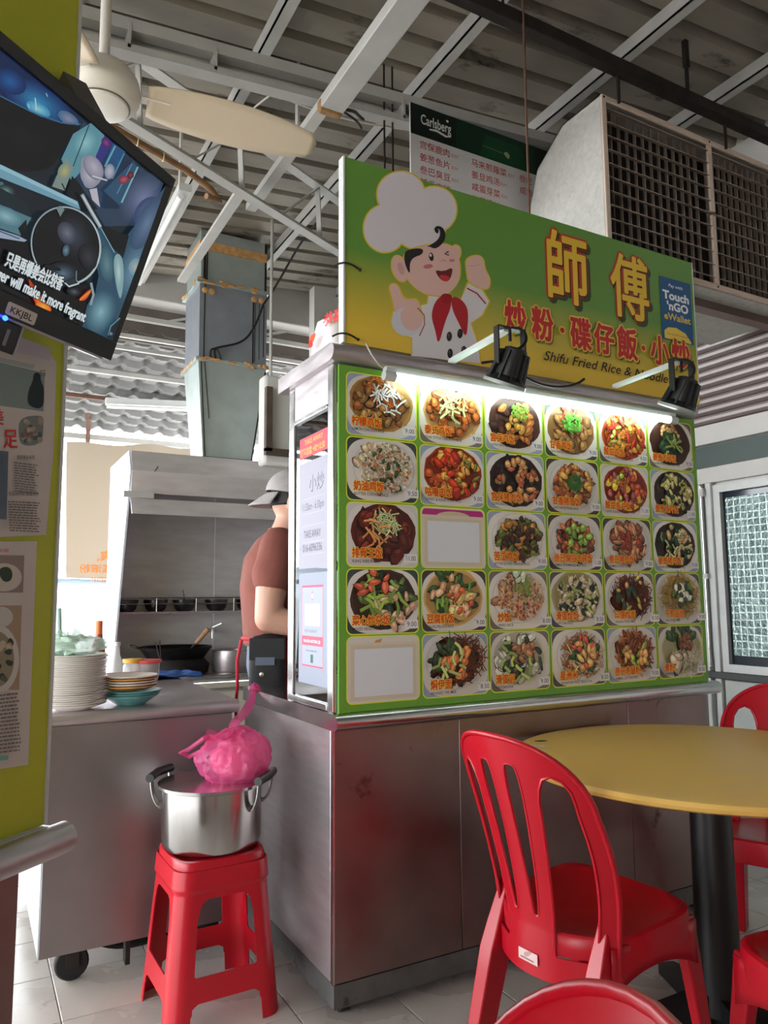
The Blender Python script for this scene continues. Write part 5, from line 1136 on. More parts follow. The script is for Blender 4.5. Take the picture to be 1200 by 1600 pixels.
b.line([(515, 50), (570, 150), (640, 270)], 24, (150, 166, 174)); b.line([(520, 60), (575, 155), (640, 265)], 8, (214, 222, 224)); b.line([(640, 270), (690, 360), (735, 440)], 6, (130, 190, 200)); b.smooth([(728, 470), (760, 440), (790, 480), (800, 600), (780, 760), (760, 720), (735, 600)], (140, 176, 182)); b.rad(762, 570, 22, 110, (140, 176, 182), (196, 216, 214), -.05, 6)
b.smooth([(150, 600), (180, 640), (250, 740), (330, 830), (260, 840), (190, 770)], (196, 60, 24)); b.smooth([(165, 640), (240, 740), (300, 820), (250, 820), (200, 760)], (236, 110, 36)); b.rad(255, 800, 55, 26, (236, 120, 36), (252, 196, 70), .4, 6); b.smooth([(480, 760), (570, 680), (580, 690), (540, 760)], (226, 96, 36)); b.line([(500, 755), (570, 700)], 10, (250, 150, 60)); b.line([(575, 640), (592, 720), (572, 790)], 16, (150, 166, 178)); b.rad(460, 700, 50, 30, (12, 14, 18), (96, 110, 124), .2, 6)
b.smooth([(680, 1000), (700, 920), (780, 860), (760, 960), (720, 1060), (680, 1040)], (22, 36, 48)); b.line([(690, 990), (708, 930), (770, 875)], 8, (110, 150, 166)); b.rad(708, 980, 16, 14, (60, 80, 96), (180, 196, 206), .4, 4)
k = b.k
def tline(t, P0, P1, hgt, col, off):
    """lettering laid along the picture from P0 to P1 (bottom edge), in the picture plane"""
    A0, A1 = Vector(TVX(*P0)), Vector(TVX(*P1)); vs, fs = glyphs(t, 0); x0 = min(p[0] for p in vs); x1 = max(p[0] for p in vs)
    ux = (A1-A0); uy = Vector((-ux.y, ux.x)).normalized()*hgt
    for dx, dy in [(off*math.cos(i*PI/4), off*math.sin(i*PI/4)) for i in range(8)]:
        Art.raw(b, [tuple(A0+ux*((p[0]-x0)/(x1-x0))+uy*p[1]+Vector((dx, dy))) for p in vs], fs, col)
tline('只是再爆姜会比较香', (-2, 410), (86, 450), .021, (20, 24, 28), .0022); tline('只是再爆姜会比较香', (-2, 410), (86, 450), .021, (226, 236, 240), .0006)
tline('ginger will make it more fragrant', (-31, 424), (122, 500), .021, (20, 24, 28), .0018); tline('ginger will make it more fragrant', (-31, 424), (122, 500), .021, (226, 236, 240), .0006)
o = Art.build(b, 'screen_picture', SCR, tv, TVp(0, 0, -.003), Wd, TU)
a = Art(); c0 = TVX(6, 476); c1 = TVX(52, 496); 
a.rrect(-.185+.0, .010, -.112, .026, .003, (206, 200, 192)) if False else None
ccx, ccy = (c0[0]+c1[0])/2, (c0[1]+c1[1])/2-.002; wv = abs(c1[0]-c0[0])
a.rrect(ccx-wv/2, ccy-.0085, ccx+wv/2, ccy+.0085, .003, (206, 200, 194)); a.text('KKJBL', ccx-wv*.36, ccy-.0045, .0125, (26, 24, 24), .01, w=wv*.74)
a.build('name_plate', PAPER, tv, TVp(0, 0, .0032), Wd, TU)
pl_ = onplane(8, 497, TVp(0, 0, .004), TN); obj('power_light', MB().sphere(pl_, .0035, nu=10, nv=8), M('blue_led', (30, 60, 255), .3, emis=((30, 70, 255), 12)), tv, world=True)
q0 = TVX(33, 512)[0]; obj('receiver_box', tbox(q0-.10, q0, -.045, -.004, -.03, .0), TVB, tv, world=True, bevel=.002); obj('receiver_edge', tbox(q0, q0+.0015, -.045, -.004, -.03, .001), M('edge_silver', (190, 186, 180), .4), tv, world=True)
obj('receiver_slot', tbox(q0-.022, q0-.017, -.037, -.014, .0, .001), M('slot_grey', (120, 120, 124), .4), tv, world=True)
obj('wall_bracket', MB().beam(L(-.02, .0, 2.06), TVp(-.06, .24, -.03), .04, .05), M('bracket_grey', (92, 90, 88), .5, .4), tv, world=True)
# ================================================================ kitchen counter with crockery
KY0, KY1, KX0, KX1 = 2.628, 3.80, .232, .858
ct = thing('prep_counter', 'wheeled stainless steel counter at the left carrying plates and bowls', 'counter', (.55, 3.2, 0))
obj('front_panel', MB().box(KX0+.008, KX1-.02, KY0+.012, KY0+.03, .11, .803), M('counter_steel', (150, 143, 144), .38, .9, var=.1, scale=5, rvar=.06), ct, world=True, bevel=.002)
obj('side_panel', MB().box(KX0+.006, KX0+.02, KY0+.03, KY1-.02, .11, .803), M('pale_side', (176, 186, 196), .4, .3), ct, world=True)
obj('side_panel', MB().box(KX1-.035, KX1-.02, KY0+.03, KY1-.02, .11, .803), STEEL, ct, world=True)
obj('bottom_shelf', MB().box(KX0+.02, KX1-.035, KY0+.03, KY1-.02, .11, .125), STEEL_D, ct, world=True)
obj('worktop', slab(KX0, KX1, KY0+.018, KY1, .803, .847, .025), STEEL, ct, world=True, smooth=30)
for x, y in ((.345, 2.72), (.78, 2.75), (.345, 3.7), (.78, 3.7)): castor(ct, x, y, .052)
obj('underframe', MB().beam((.26, 2.78, .10), (.82, 2.78, .10), .03, .02), DARKIRON, ct, world=True); obj('brace', MB().box(.50, .515, 2.66, 2.70, .03, .11), DARKIRON, ct, world=True)
obj('cable_bundle', MB().tube(bez((.42, 2.76, .09), (.5, 2.78, .02), (.65, 2.8, .03), (.76, 2.78, .09)), .014, 7), RUBBER, ct, world=True)
KZ = .8475
PLW = M('melamine_white', (234, 228, 224), .3, 0, var=.03); prof = [(.052, 0), (.056, .003), (.066, .006), (.100, .017), (.102, .019), (.098, .0195), (.064, .009), (.01, .007)]
p0 = None; rnd = random.Random(5)
for k in range(25):
    if p0 is None: p0 = obj('plate', MB().lathe(prof, 36), PLW); o = p0
    else: o = p0.copy(); COL.objects.link(o)
    o.location = (.318+rnd.uniform(-.0025, .0025), 2.70+rnd.uniform(-.0025, .0025), KZ+.0066*k); o.rotation_euler = (0, 0, rnd.uniform(0, 6))
    tag(o, 'bottom plate of the tall stack, resting on the steel counter' if k == 0 else 'topmost white plate of the tall stack, right under the green bag' if k == 24 else 'white melamine plate in the middle of the tall stack on the counter', 'plate', 'tall stack of white plates')
TEAL = M('melamine_teal', (96, 150, 152), .3); ORAN = M('melamine_orange', (206, 150, 84), .35); CREAM = M('melamine_cream', (220, 208, 196), .35)
bprof = [(.045, 0), (.05, .004), (.075, .022), (.092, .032), (.094, .035), (.088, .034), (.07, .026), (.01, .008)]
q1 = None
for k in range(3):
    if q1 is None: q1 = obj('bowl', MB().lathe(bprof, 32), TEAL); o = q1
    else: o = q1.copy(); COL.objects.link(o)
    o.location = (.502+.004*k, 2.712, KZ+.0075*k); tag(o, ['teal bowl at the very bottom of the small bowl stack', 'middle teal bowl of the small stack', 'uppermost teal bowl directly under the orange bowls'][k], 'bowl', 'teal bowls on the counter')
fprof = [(.045, 0), (.06, .003), (.088, .014), (.090, .018), (.085, .017), (.05, .008), (.01, .006)]
q2 = None
for k in range(5):
    mt = ORAN if k in (0, 3) else CREAM
    o = obj('dish', MB().lathe(fprof, 32), mt); z = KZ+.048+.0085*k
    o.location = (.498, 2.714, z); tag(o, ['orange dish resting on the teal bowls', 'first cream dish above the lower orange dish', 'second cream dish above the lower orange dish', 'orange dish near the top of the small stack', 'cream dish on top of the small stack'][k], 'dish', 'small dishes stacked on the counter')
# green plastic bags on the plates
GB = M('pale_green_bag', (206, 232, 218), .3, alpha=.6, bump=.6, bscale=35, spec=.6)
def lump(c, rx, ry, rz, seed, amp=.25, nu=28, nv=16, fr=2.2, crease=0):
    mb = MB()
    def fn(u, v):
        a = 2*PI*u; b_ = PI*(v*.996+.002)-PI/2; d = Vector((math.cos(a)*math.cos(b_), math.sin(a)*math.cos(b_), math.sin(b_)))
        k = 1+amp*mnoise.noise(d*fr+Vector((seed*7.3, seed*3.1, 0)))+amp*.5*mnoise.noise(d*fr*2.6+Vector((seed, 0, 4)))
        if crease: k -= crease*abs(mnoise.noise(Vector((d.x*4, d.y*4, d.z*1.4+seed))))+crease*.6*abs(mnoise.noise(Vector((d.x*9, d.y*9, d.z*4+seed*2))))
        return Vector(c)+Vector((d.x*rx*k, d.y*ry*k, d.z*rz*k))
    mb.grid(fn, nu, nv, True); return mb
topz = KZ+.0066*24+.02
gbag = thing('green_bag', 'crumpled pale green plastic bag lying on the stack of plates', 'bag', (.32, 2.71, topz))
obj('bag_body', lump((.325, 2.715, topz+.026), .085, .08, .032, 1, .35, 40, 20, 3), GB, gbag, world=True, smooth=60); obj('bag_fold', lump((.275, 2.74, topz+.028), .05, .05, .04, 2, .4, 30, 18, 3), GB, gbag, world=True, smooth=60)
obj('bag_tip', MB().hexa([(.30, 2.72, topz+.04), (.36, 2.72, topz+.04), (.36, 2.74, topz+.04), (.30, 2.74, topz+.04)], [(.315, 2.725, topz+.085), (.325, 2.725, topz+.08), (.325, 2.73, topz+.08), (.315, 2.73, topz+.085)]), GB, gbag, world=True)
def cz(px, py): return at(px, py, 'z', KZ)
# bottles and tubs at the back of the counter
CLEAR = M('clear_plastic', (220, 222, 220), .12, trans=.0, alpha=.45, spec=.6)
p = cz(227, 1064); t = thing('sambal_tub', 'clear tub of dark sambal with a red lid on the counter', 'tub', p)
obj('tub', MB().lathe([(.050, 0), (.056, .01), (.060, .075), (.064, .08), (.058, .078), (.054, .012), (.01, .004)], 28, p), CLEAR, t, world=True)
obj('sambal', MB().lathe([(.01, .006), (.050, .006), (.053, .05), (.01, .054)], 24, p), M('sambal', (110, 36, 34), .5, 0, var=.4, scale=60), t, world=True)
obj('rice_fill', MB().lathe([(.01, .055), (.052, .054), (.056, .078), (.01, .08)], 24, p), M('red_film', (206, 74, 78), .4), t, world=True)
obj('lid', MB().lathe([(.066, .079), (.070, .082), (.066, .092), (.01, .094)], 28, p), M('red_lid', (222, 92, 92), .35), t, world=True)
p = cz(206, 1066); t = thing('glass_jar', 'small clear jar with a yellow lid behind the sambal tub', 'jar', p)
obj('jar', MB().lathe([(.035, 0), (.04, .01), (.04, .07), (.032, .085), (.01, .085)], 24, p), CLEAR, t, world=True); obj('lid', MB().lathe([(.04, .084), (.042, .1), (.01, .101)], 20, p), M('yellow_lid', (220, 170, 70), .4), t, world=True)
p = cz(181, 1062); t = thing('glass_bottle', 'slim clear glass bottle standing behind the plates', 'bottle', p)
obj('bottle', MB().lathe([(.028, 0), (.03, .01), (.03, .07), (.014, .11), (.012, .15), (.014, .152), (.01, .153)], 20, p), CLEAR, t, world=True); obj('cap', MB().lathe([(.016, .15), (.016, .165), (.004, .166)], 16, p), ALU, t, world=True)
p = cz(152, 1060); t = thing('sauce_bottle', 'orange tipped sauce bottle behind the plate stack', 'bottle', p)
obj('bottle', MB().lathe([(.028, 0), (.030, .01), (.030, .14), (.018, .18), (.016, .20), (.01, .201)], 20, p), M('sauce_bottle_glass', (150, 74, 44), .2), t, world=True); obj('neck', MB().lathe([(.016, .20), (.0155, .26), (.004, .261)], 16, p), M('orange_neck', (226, 120, 60), .4), t, world=True)
p = cz(95, 1060); st_ = MB(); st_.cyl(p, (p.x-.02, p.y, p.z+.32), .010, n=10); tag(obj('plastic_straw', st_, M('straw_green', (150, 186, 176), .4)), 'tall pale green straw sticking up behind the plates', 'straw')
# pink basket
p = cz(185, 1072); t = thing('plastic_basket', 'dusty pink slotted plastic basket beside the plates', 'basket', p); PKB = M('basket_pink', (176, 110, 118), .45)
obj('basket_floor', MB().box(p.x-.09, p.x+.09, p.y-.06, p.y+.06, KZ, KZ+.005), PKB, t, world=True)
for z in (.045, .006): obj('basket_rim', MB().tube([(p.x-.095, p.y-.065, KZ+z), (p.x+.095, p.y-.065, KZ+z), (p.x+.095, p.y+.065, KZ+z), (p.x-.095, p.y+.065, KZ+z)], .006, 6, closed=True), PKB, t, world=True)
for k in range(12): obj('basket_slat', MB().box(p.x-.09+.016*k, p.x-.083+.016*k, p.y-.068, p.y-.062, KZ, KZ+.05), PKB, t, world=True)
for k in range(8): obj('basket_slat', MB().box(p.x+.090, p.x+.096, p.y-.06+.016*k, p.y-.053+.016*k, KZ, KZ+.05), PKB, t, world=True)
tn = MB(); a_ = cz(196, 1062)+Vector((0, 0, .02)); tn.beam(a_, a_+Vector((.13, -.05, .05)), .016, .006); tag(obj('serving_tongs', tn, BLACK), 'black handled serving tongs leaning on the pink basket', 'tongs')
# blue cloth
p = cz(255, 1058)
def fn(u, v): return Vector((p.x-.14+.30*u, p.y-.10+.22*v+.01*math.sin(9*u), KZ+.010+.012*mnoise.noise(Vector((u*5, v*4, 2)))+.006*math.sin(14*v+5*u)))
tag(obj('dish_cloth', MB().grid(fn, 28, 16), M('blue_cloth', (40, 92, 170), .9, 0, var=.15, scale=50), solid=.006, fix=False), 'blue dish cloth folded flat on the steel counter', 'cloth')
# ================================================================ red stool, pot and pink bag
RED = M('red_plastic', (184, 13, 34), .32, 0, spec=.5, var=.05, scale=4); RED2 = M('red_plastic_worn', (186, 14, 36), .36, 0, spec=.5, var=.08, scale=5)
def make_stool(loc, rz, label):
    t = thing('plastic_stool', label, 'stool', loc, rz)
    Hs, tw, bw, th = .455, .132, .168, .0035
    def ring(s, z, sd):
        w_ = bw+(tw-bw)*min(1, z/Hs); rc = .045; k = math.floor(s); f = s-k
        # one side: from corner to corner, rounded
        t_ = (f-.5)*2; half = w_; L_ = half-rc
        if abs(t_) < .72: x, y, nx, ny = t_/.72*L_, -half, 0, -1
        else:
            a = (abs(t_)-.72)/.28*PI/4; x = math.copysign(L_+rc*math.sin(a), t_); y = -L_-rc*math.cos(a); nx, ny = math.copysign(math.sin(a), t_), -math.cos(a)
        x += nx*th/2*sd; y += ny*th/2*sd; a = k*PI/2; c, s_ = math.cos(a), math.sin(a)
        bulge = .006 if z > .375 else 0
        return Vector((x*c-y*s_+bulge*(nx*c-ny*s_), x*s_+y*c+bulge*(nx*s_+ny*c), z))
    def sdf(s, z):
        f = abs((s % 1)-.5); d = -1
        top = .355-max(0, (f-.20))*.0
        # upper arch opening
        ux = .300-.0; e = max(f-ux, z-.350, .150-z); rx = .10
        if z > .30: e = max(e, math.hypot(max(0, f-(ux-rx))/rx, max(0, z-.30)/.05)-1 if f > ux-rx else e)
        d = max(d, -e)
        e2 = max(f-.315, z-.085)
        if z > .06: e2 = max(e2, math.hypot(max(0, f-.255)/.06, max(0, z-.06)/.025)-1 if f > .255 else e2)
        return max(d, -e2)
    def region(s, z):
        f = abs((s % 1)-.5)
        if z > .352 or (z > .25 and f <= .305): return 'skirt'
        if f > .305: return 'leg%d' % (int(math.floor(s+.5)) % 4)
        return 'bar%d' % (int(math.floor(s)) % 4)
    parts = sheet(sdf, 0, 4, 0, .43, 160, 64, ring, region)
    for r, mb in sorted(parts.items()):
        obj('skirt' if r == 'skirt' else 'leg' if r[0] == 'l' else 'stretcher', mb, RED, t, smooth=50)
    def topf(u, v):
        a = 2*PI*u; k = 5; ca, sa = math.cos(a), math.sin(a); q = (abs(ca)**k+abs(sa)**k)**(-1/k); R = [.0, .06, .105, .118, .128, .136, .139, .139][int(round(v*7))]; z = [.447, .447, .447, .450, .455, .452, .443, .42][int(round(v*7))]
        return Vector((ca*q*max(R, .001), sa*q*max(R, .001), z))
    obj('seat', MB().grid(topf, 48, 7, True), RED, t, smooth=50)
    return t
stool = make_stool((.69, 2.365, 0), .03, 'tall red plastic stool carrying the steel pot')
PC = Vector((.692, 2.372, .4555)); POTS = M('pot_steel', (196, 194, 192), .2, 1, var=.08, scale=10, stretch=(4, 4, .4))
pot = thing('cooking_pot', 'shiny steel cooking pot with black handles on the red stool', 'pot', PC)
obj('pot_body', MB().lathe([(.12, 0), (.142, .006), (.150, .022), (.151, .150), (.152, .176), (.160, .180), (.160, .186), (.148, .184), (.146, .02), (.01, .008)], 56, PC), POTS, pot, world=True)
obj('rim_ring', MB().lathe([(.153, .176), (.163, .180), (.164, .189), (.155, .190)], 56, PC), STEEL_B, pot, world=True)
def pot_handle(ang):
    d = Vector((math.cos(ang), math.sin(ang), 0)); s = Vector((-d.y, d.x, 0)); c = PC+Vector((0, 0, .165))
    g = MB(); g.tube([c+d*.172-s*.075+Vector((0, 0, .040)), c+d*.182+Vector((0, 0, .042)), c+d*.172+s*.075+Vector((0, 0, .040))], .013, 10); h = obj('handle', g, BLACK, pot, world=True)
    for k in (-1, 1):
        P = bez(c+d*.140+s*k*.052+Vector((0, 0, -.045)), c+d*.160+s*k*.058+Vector((0, 0, -.042)), c+d*.170+s*k*.062+Vector((0, 0, -.01)), c+d*.171+s*k*.064+Vector((0, 0, .040)), 8)
        m_ = MB()
        for i in range(8): m_.beam(P[i], P[i+1]+(P[i+1]-P[i])*.1, .020, .003, d)
        obj('bracket', m_, STEEL_B, h, world=True)
pot_handle(math.radians(-38)); pot_handle(math.radians(142))
# pink bag with food boxes, tied to the counter corner
def pink_mat():
    m = bpy.data.materials.new('pink_film'); m.use_nodes = True; nt = m.node_tree; b = nt.nodes['Principled BSDF']; o = nt.nodes['Material Output']
    b.inputs['Base Color'].default_value = (*lin((242, 128, 184)), 1); b.inputs['Roughness'].default_value = .18
    tr_ = nt.nodes.new('ShaderNodeBsdfTranslucent'); tr_.inputs[0].default_value = (*lin((244, 130, 190)), 1); tp_ = nt.nodes.new('ShaderNodeBsdfTransparent'); tp_.inputs[0].default_value = (*lin((255, 180, 216)), 1)
    m1 = nt.nodes.new('ShaderNodeMixShader'); m1.inputs[0].default_value = .45; m2 = nt.nodes.new('ShaderNodeMixShader'); m2.inputs[0].default_value = .5
    nz = nt.nodes.new('ShaderNodeTexNoise'); nz.inputs['Scale'].default_value = 14; nz.inputs['Detail'].default_value = 4; bp = nt.nodes.new('ShaderNodeBump'); bp.inputs['Strength'].default_value = .9; bp.inputs['Distance'].default_value = .03
    tc = nt.nodes.new('ShaderNodeTexCoord'); mp = nt.nodes.new('ShaderNodeMapping'); mp.inputs['Scale'].default_value = (1, 1, .35); nt.links.new(tc.outputs['Object'], mp.inputs[0]); nt.links.new(mp.outputs[0], nz.inputs['Vector']); nt.links.new(nz.outputs['Fac'], bp.inputs['Height']); nt.links.new(bp.outputs[0], b.inputs['Normal'])
    nt.links.new(b.outputs[0], m1.inputs[1]); nt.links.new(tr_.outputs[0], m1.inputs[2]); nt.links.new(m1.outputs[0], m2.inputs[1]); nt.links.new(tp_.outputs[0], m2.inputs[2]); nt.links.new(m2.outputs[0], o.inputs[0]); return m
PINK = pink_mat(); bc = dep(368, 1184, 2.36)
bag = thing('pink_bag', 'pink plastic bag of food sitting in the pot, tied to the counter', 'bag', bc)
obj('bag_body', lump(bc, .122, .112, .094, 14, .10, 96, 60, 1.5, .16), PINK, bag, world=True, smooth=70)
obj('food_packet', lump(bc+Vector((.015, .0, -.004)), .092, .085, .072, 5, .1), M('cream_packet', (236, 206, 196), .6), bag, world=True, smooth=60)
kn = dep(352, 1142, 2.36)
mb = MB()
def fn(u, v):
    a = 2*PI*u; r = .016+.045*v**1.3+.008*math.sin(7*a); return kn+Vector((-.01*v+r*math.cos(a), r*math.sin(a), -.030+.035*v*(1-.4*v)+.010*math.sin(4*a)*v))
mb.grid(fn, 28, 6, True); obj('bag_neck', mb, PINK, bag, world=True, smooth=60)
e = Vector((.952, 2.745, .868)); P = bez(kn+Vector((.02, 0, 0)), kn+Vector((.06, .05, .05)), e+Vector((-.06, -.10, -.10)), e, 14)
mb = MB()
for sgn in (-1, 1):
    def fn(u, v, sgn=sgn):
        i = min(13, int(v*14)); f = v*14-i; p_ = P[i].lerp(P[i+1], f); w_ = .009+.016*math.sin(PI*min(1, v*1.05))**.6; q_ = (u-.5)*2*w_
        return p_+Vector((q_*.85, -q_*.35, sgn*.003+q_*.2))
    mb.grid(fn, 4, 20)
obj('tie_strap', mb, PINK, bag, world=True, smooth=60, fix=False)
obj('tie_knot', lump(e+Vector((.002, 0, .004)), .020, .024, .016, 21, .5, 18, 10), PINK, bag, world=True, smooth=60)
hp = dep(282, 1176, 2.36); mb = MB()
lp_ = [kn+Vector((-.02, 0, -.03)), kn+Vector((-.07, -.01, -.015)), hp+Vector((.02, 0, .005)), hp, hp+Vector((.03, .01, -.018)), kn+Vector((-.05, 0, -.045))]
mb.tube(lp_, .007, 6); obj('handle_loop', mb, PINK, bag, world=True, smooth=60)
# ================================================================ round table
TC = Vector((1.90, 1.514, 0)); TZ = .742
tb_ = thing('round_table', 'round yellow topped table on a black pedestal beside the stall', 'table', TC)
TTOP = M('yellow_laminate', (232, 186, 96), .42, 0, var=.04, scale=5, stretch=(1, 2.2, 1), rvar=.06)
obj('tabletop', MB().lathe([(.01, TZ-.028), (.535, TZ-.028), (.548, TZ-.022), (.5525, TZ-.013), (.548, TZ-.003), (.538, TZ), (.01, TZ)], 96, TC), TTOP, tb_, world=True)
obj('column', MB().tube([TC+Vector((0, 0, .05)), TC+Vector((0, 0, TZ-.05))], [.060, .056], 24), M('black_paint', (18, 18, 19), .4, 0, dirt=((120, 100, 80), .74, 14)), tb_, world=True)
for k in range(4):
    a = PI/4+.4+k*PI/2; d = Vector((math.cos(a), math.sin(a), 0))
    obj('arm', MB().beam(TC+d*.04+Vector((0, 0, TZ-.045)), TC+d*.36+Vector((0, 0, TZ-.038)), .045, .022), BLACK, tb_, world=True)
    f = MB(); f.hexa([TC+d*.03+Vector((-d.y, d.x, 0))*.03+Vector((0, 0, .0)), TC+d*.03-Vector((-d.y, d.x, 0))*.03, TC+d*.03-Vector((-d.y, d.x, 0))*.03+Vector((0, 0, .11)), TC+d*.03+Vector((-d.y, d.x, 0))*.03+Vector((0, 0, .11))],
                     [TC+d*.32+Vector((-d.y, d.x, 0))*.025, TC+d*.32-Vector((-d.y, d.x, 0))*.025, TC+d*.32-Vector((-d.y, d.x, 0))*.025+Vector((0, 0, .035)), TC+d*.32+Vector((-d.y, d.x, 0))*.025+Vector((0, 0, .035))])
    obj('foot', f, BLACK, tb_, world=True)
s0 = at(845, 1158, 'z', TZ); s1_ = at(846, 1166, 'z', TZ)
for p, c1, c2, w_ in ((s0, (70, 40, 26), (170, 130, 70), 'oval brown sticker on the table edge nearest the chair back'), (s1_, (226, 220, 206), (90, 70, 60), 'oval white sticker beside the brown one on the table')):
    a = Art(); a.ell(0, 0, .022, .013, c1, .3); a.ell(0, 0, .017, .009, c2, .3); a.ell(0, 0, .015, .0075, c1, .3)
    o = a.build('table_sticker', PAPER, None, (p.x, p.y, TZ+.0006), RGT, Vector((0, 0, 1)).cross(RGT)); tag(o, w_, 'sticker')
# ================================================================ red plastic chairs
def make_chair(mat):
    t = thing('plastic_chair', 'x', 'chair', (0, 0, 0), 0, 'red plastic chairs')
    th = .005
    SZ = .43
    # backrest: arched sheet with four slots, leaning back and wrapped forward at the sides
    def hw(v): return .190+.018*math.sin(PI*min(1, max(0, v)/.36))
    def sdf(u, v):
        au = abs(u)
        if v < .26: d = au-hw(v)
        else:
            h = hw(v); k = 2.4; d = (((au/h)**k+((v-.26)/.165)**k)**(1/k)-1)*.17
        d = max(d, -.105-v)
        # outer wide opening
        iu = .072+.030*max(0, v)/.33; ou = hw(min(v, .26))-.036-.012*max(0, v-.2)
        mid = (iu+ou)/2; half = (ou-iu)/2
        if v < .30: e = max(iu-au, au-ou, -.050-v)
        else: e = (((au-mid)/half)**2+((v-.30)/.045)**2)**.5-1; e *= .04
        d = max(d, -e)
        # narrow slots
        cu = .030+.010*v/.33; sh = .0075+.0135*max(0, v-.02)/.33
        if v > .345: e = (((au-cu)/sh)**2+((v-.345)/.018)**2)**.5-1; e *= .015
        elif v < .037: e = (((au-cu)/sh)**2+((v-.037)/.012)**2)**.5-1; e *= .01
        else: e = abs(au-cu)-sh
        return max(d, -e)
    def bmap(u, v, sd):
        lean = .124*max(0, v/.43)**1.25; u *= 1.09; wrap = 2.35*u*u*(1-.35*max(0, v)/.43)
        return Vector((-.205-lean+wrap-sd*th/2, u, SZ+v*1.137))
    bk = obj('backrest', sheet(sdf, -.215, .215, -.11, .43, 86, 108, bmap), mat, t, smooth=50)
    # rolled rim round the arch
    rim = []
    for i in range(61):
        s = i/60
        if s < .30: v = -.03+.29*s/.30; u = -hw(v)
        elif s > .70: v = -.03+.29*(1-s)/.30; u = hw(v)
        else:
            a = PI*(1-(s-.30)/.40); h = hw(.26); ca, sa = math.cos(a), math.sin(a); k = 2.4
            u = math.copysign(abs(ca)**(2/k), ca)*h; v = .26+.165*abs(sa)**(2/k)
        rim.append(bmap(u*.985, v*.993, 0))
    mb = MB(); mb.tube(rim, .0075, 8); obj('rim', mb, mat, bk, smooth=60)
    for sg in (-1, 1):        # raised beads round the openings
        P = []
        for i in range(33):
            s = i/32
            if s < .42: v = -.03+.33*s/.42; P.append((.072+.030*max(0, v)/.33-.003, v))
            elif s < .58:
                a = PI*(1-(s-.42)/.16); iu = .102; ou = hw(.26)-.036-.012*.1; P.append(((iu+ou)/2+(ou-iu)/2*1.05*math.cos(a), .30+.048*math.sin(a)))
            else: v = .30-.33*(s-.58)/.42; P.append((hw(min(v, .26))-.036-.012*max(0, v-.2)+.002, v))
        mb = MB(); mb.tube([bmap(sg*p[0], p[1], 0) for p in P], .0048, 6); obj('bead', mb, mat, bk, smooth=60)
        P = []
        for i in range(33):
            a = 2*PI*i/32; v = .195+.170*math.sin(a); cu = .030+.010*v/.33; sh = .0105+.0135*max(0, v-.02)/.33; ca = math.cos(a)
            P.append((cu+math.copysign(abs(ca)**.4, ca)*sh, v))
        mb = MB(); mb.tube([bmap(sg*p[0], p[1], 0) for p in P[:-1]], .0042, 6, closed=True); obj('bead', mb, mat, bk, smooth=60)
    # seat: dished panel with rounded corners and a skirt
    def seatf(u, v):
        a = 2*PI*u; k = 5.5; ca, sa = math.cos(a), math.sin(a); q = (abs(ca)**k+abs(sa)**k)**(-1/k)
        R = [0, .35, .7, .88, .96, 1.0, 1.01, 1.0][int(round(v*7))]; z = [.418, .419, .424, .432, .436, .430, .40, .370][int(round(v*7))]
        x = ca*q*R; y = sa*q*R
        if v > .8 and x > -.6: z = max(z, z)
        xs_ = .215 if x > 0 else .205-2.35*(y*.205)**2*.95-.004
        return Vector((x*xs_, y*(.212+.012*x), z+.006*x*x+(.012*x if v < .9 else 0)))
    obj('seat', MB().grid(seatf, 64, 7, True), mat, t, smooth=45)
    # legs: tapered channel section, splayed
    for sx in (1, -1):
        for sy in (1, -1):
            mb = MB(); x0, y0 = (.188, .188) if sx > 0 else (-.108, .178); x1, y1 = (.235, .218) if sx > 0 else (-.225, .205); y0 *= sy; y1 *= sy
            N_ = 8
            for k in range(N_):
                a, b = k/N_, (k+1)/N_
                def sec(f):
                    z = (.415 if sx > 0 else .49)*(1-f); cx = x0+(x1-x0)*f; cy = y0+(y1-y0)*f; w1 = .030-.010*f if sx > 0 else (.004+.036*min(1, f/.36)-.012*max(0, f-.32)); w2 = .028-.008*f if sx > 0 else (.022+.016*min(1, f/.32)-.012*max(0, f-.32))
                    return [(cx-w1, cy-w2*sy, z), (cx+w1, cy-w2*sy, z), (cx+w1, cy+w2*sy*.3, z), (cx-w1, cy+w2*sy*.3, z)]
                A_, B_ = sec(a), sec(b); n = len(mb.v); mb.v += A_+B_
                for q in range(4): mb.f.append((n+q, n+(q+1) % 4, n+4+(q+1) % 4, n+4+q))
                if k == 0: mb.f.append((n+3, n+2, n+1, n))
                if k == N_-1: mb.f.append((n+4, n+5, n+6, n+7))
            bm_o = obj('leg', mb, mat, t, smooth=50)
            m_ = bm_o.modifiers.new('w', 'WELD'); m_.merge_threshold = .0005
            m_ = bm_o.modifiers.new('b', 'BEVEL'); m_.width = .005; m_.segments = 2; m_.limit_method = 'ANGLE'
    # rear tie below the backrest and side gussets
    for sy in (-1, 1):
        mb = MB(); mb.grid(lambda u, v: Vector((-.13+.325*u, sy*(.198+.014*u), .345+.07*v+.040*(abs(2*u-1))**2.2*-(1-v))), 14, 3); obj('side_skirt', mb, mat, t, solid=.006)
    return t
ch = make_chair(RED)
def put(o, x, y, deg, label):
    o.location = (x, y, 0); o.rotation_euler = (0, 0, math.radians(deg)); o['label'] = label; o.scale = (.958, .958, .958); return o
def rear(x, y, deg):      # given the rear seat centre, return the chair centre
    a = math.radians(deg); return x+.21*math.cos(a), y+.21*math.sin(a)
cx, cy, CDEG = 1.427, 1.546, 6.6
def top_at(x, y, deg):      # place a chair by the middle of its top edge
    a = math.radians(deg); return x+.315*math.cos(a), y+.315*math.sin(a)
c1 = put(ch, cx, cy, CDEG, 'whole red plastic chair tucked under the near side of the round table')
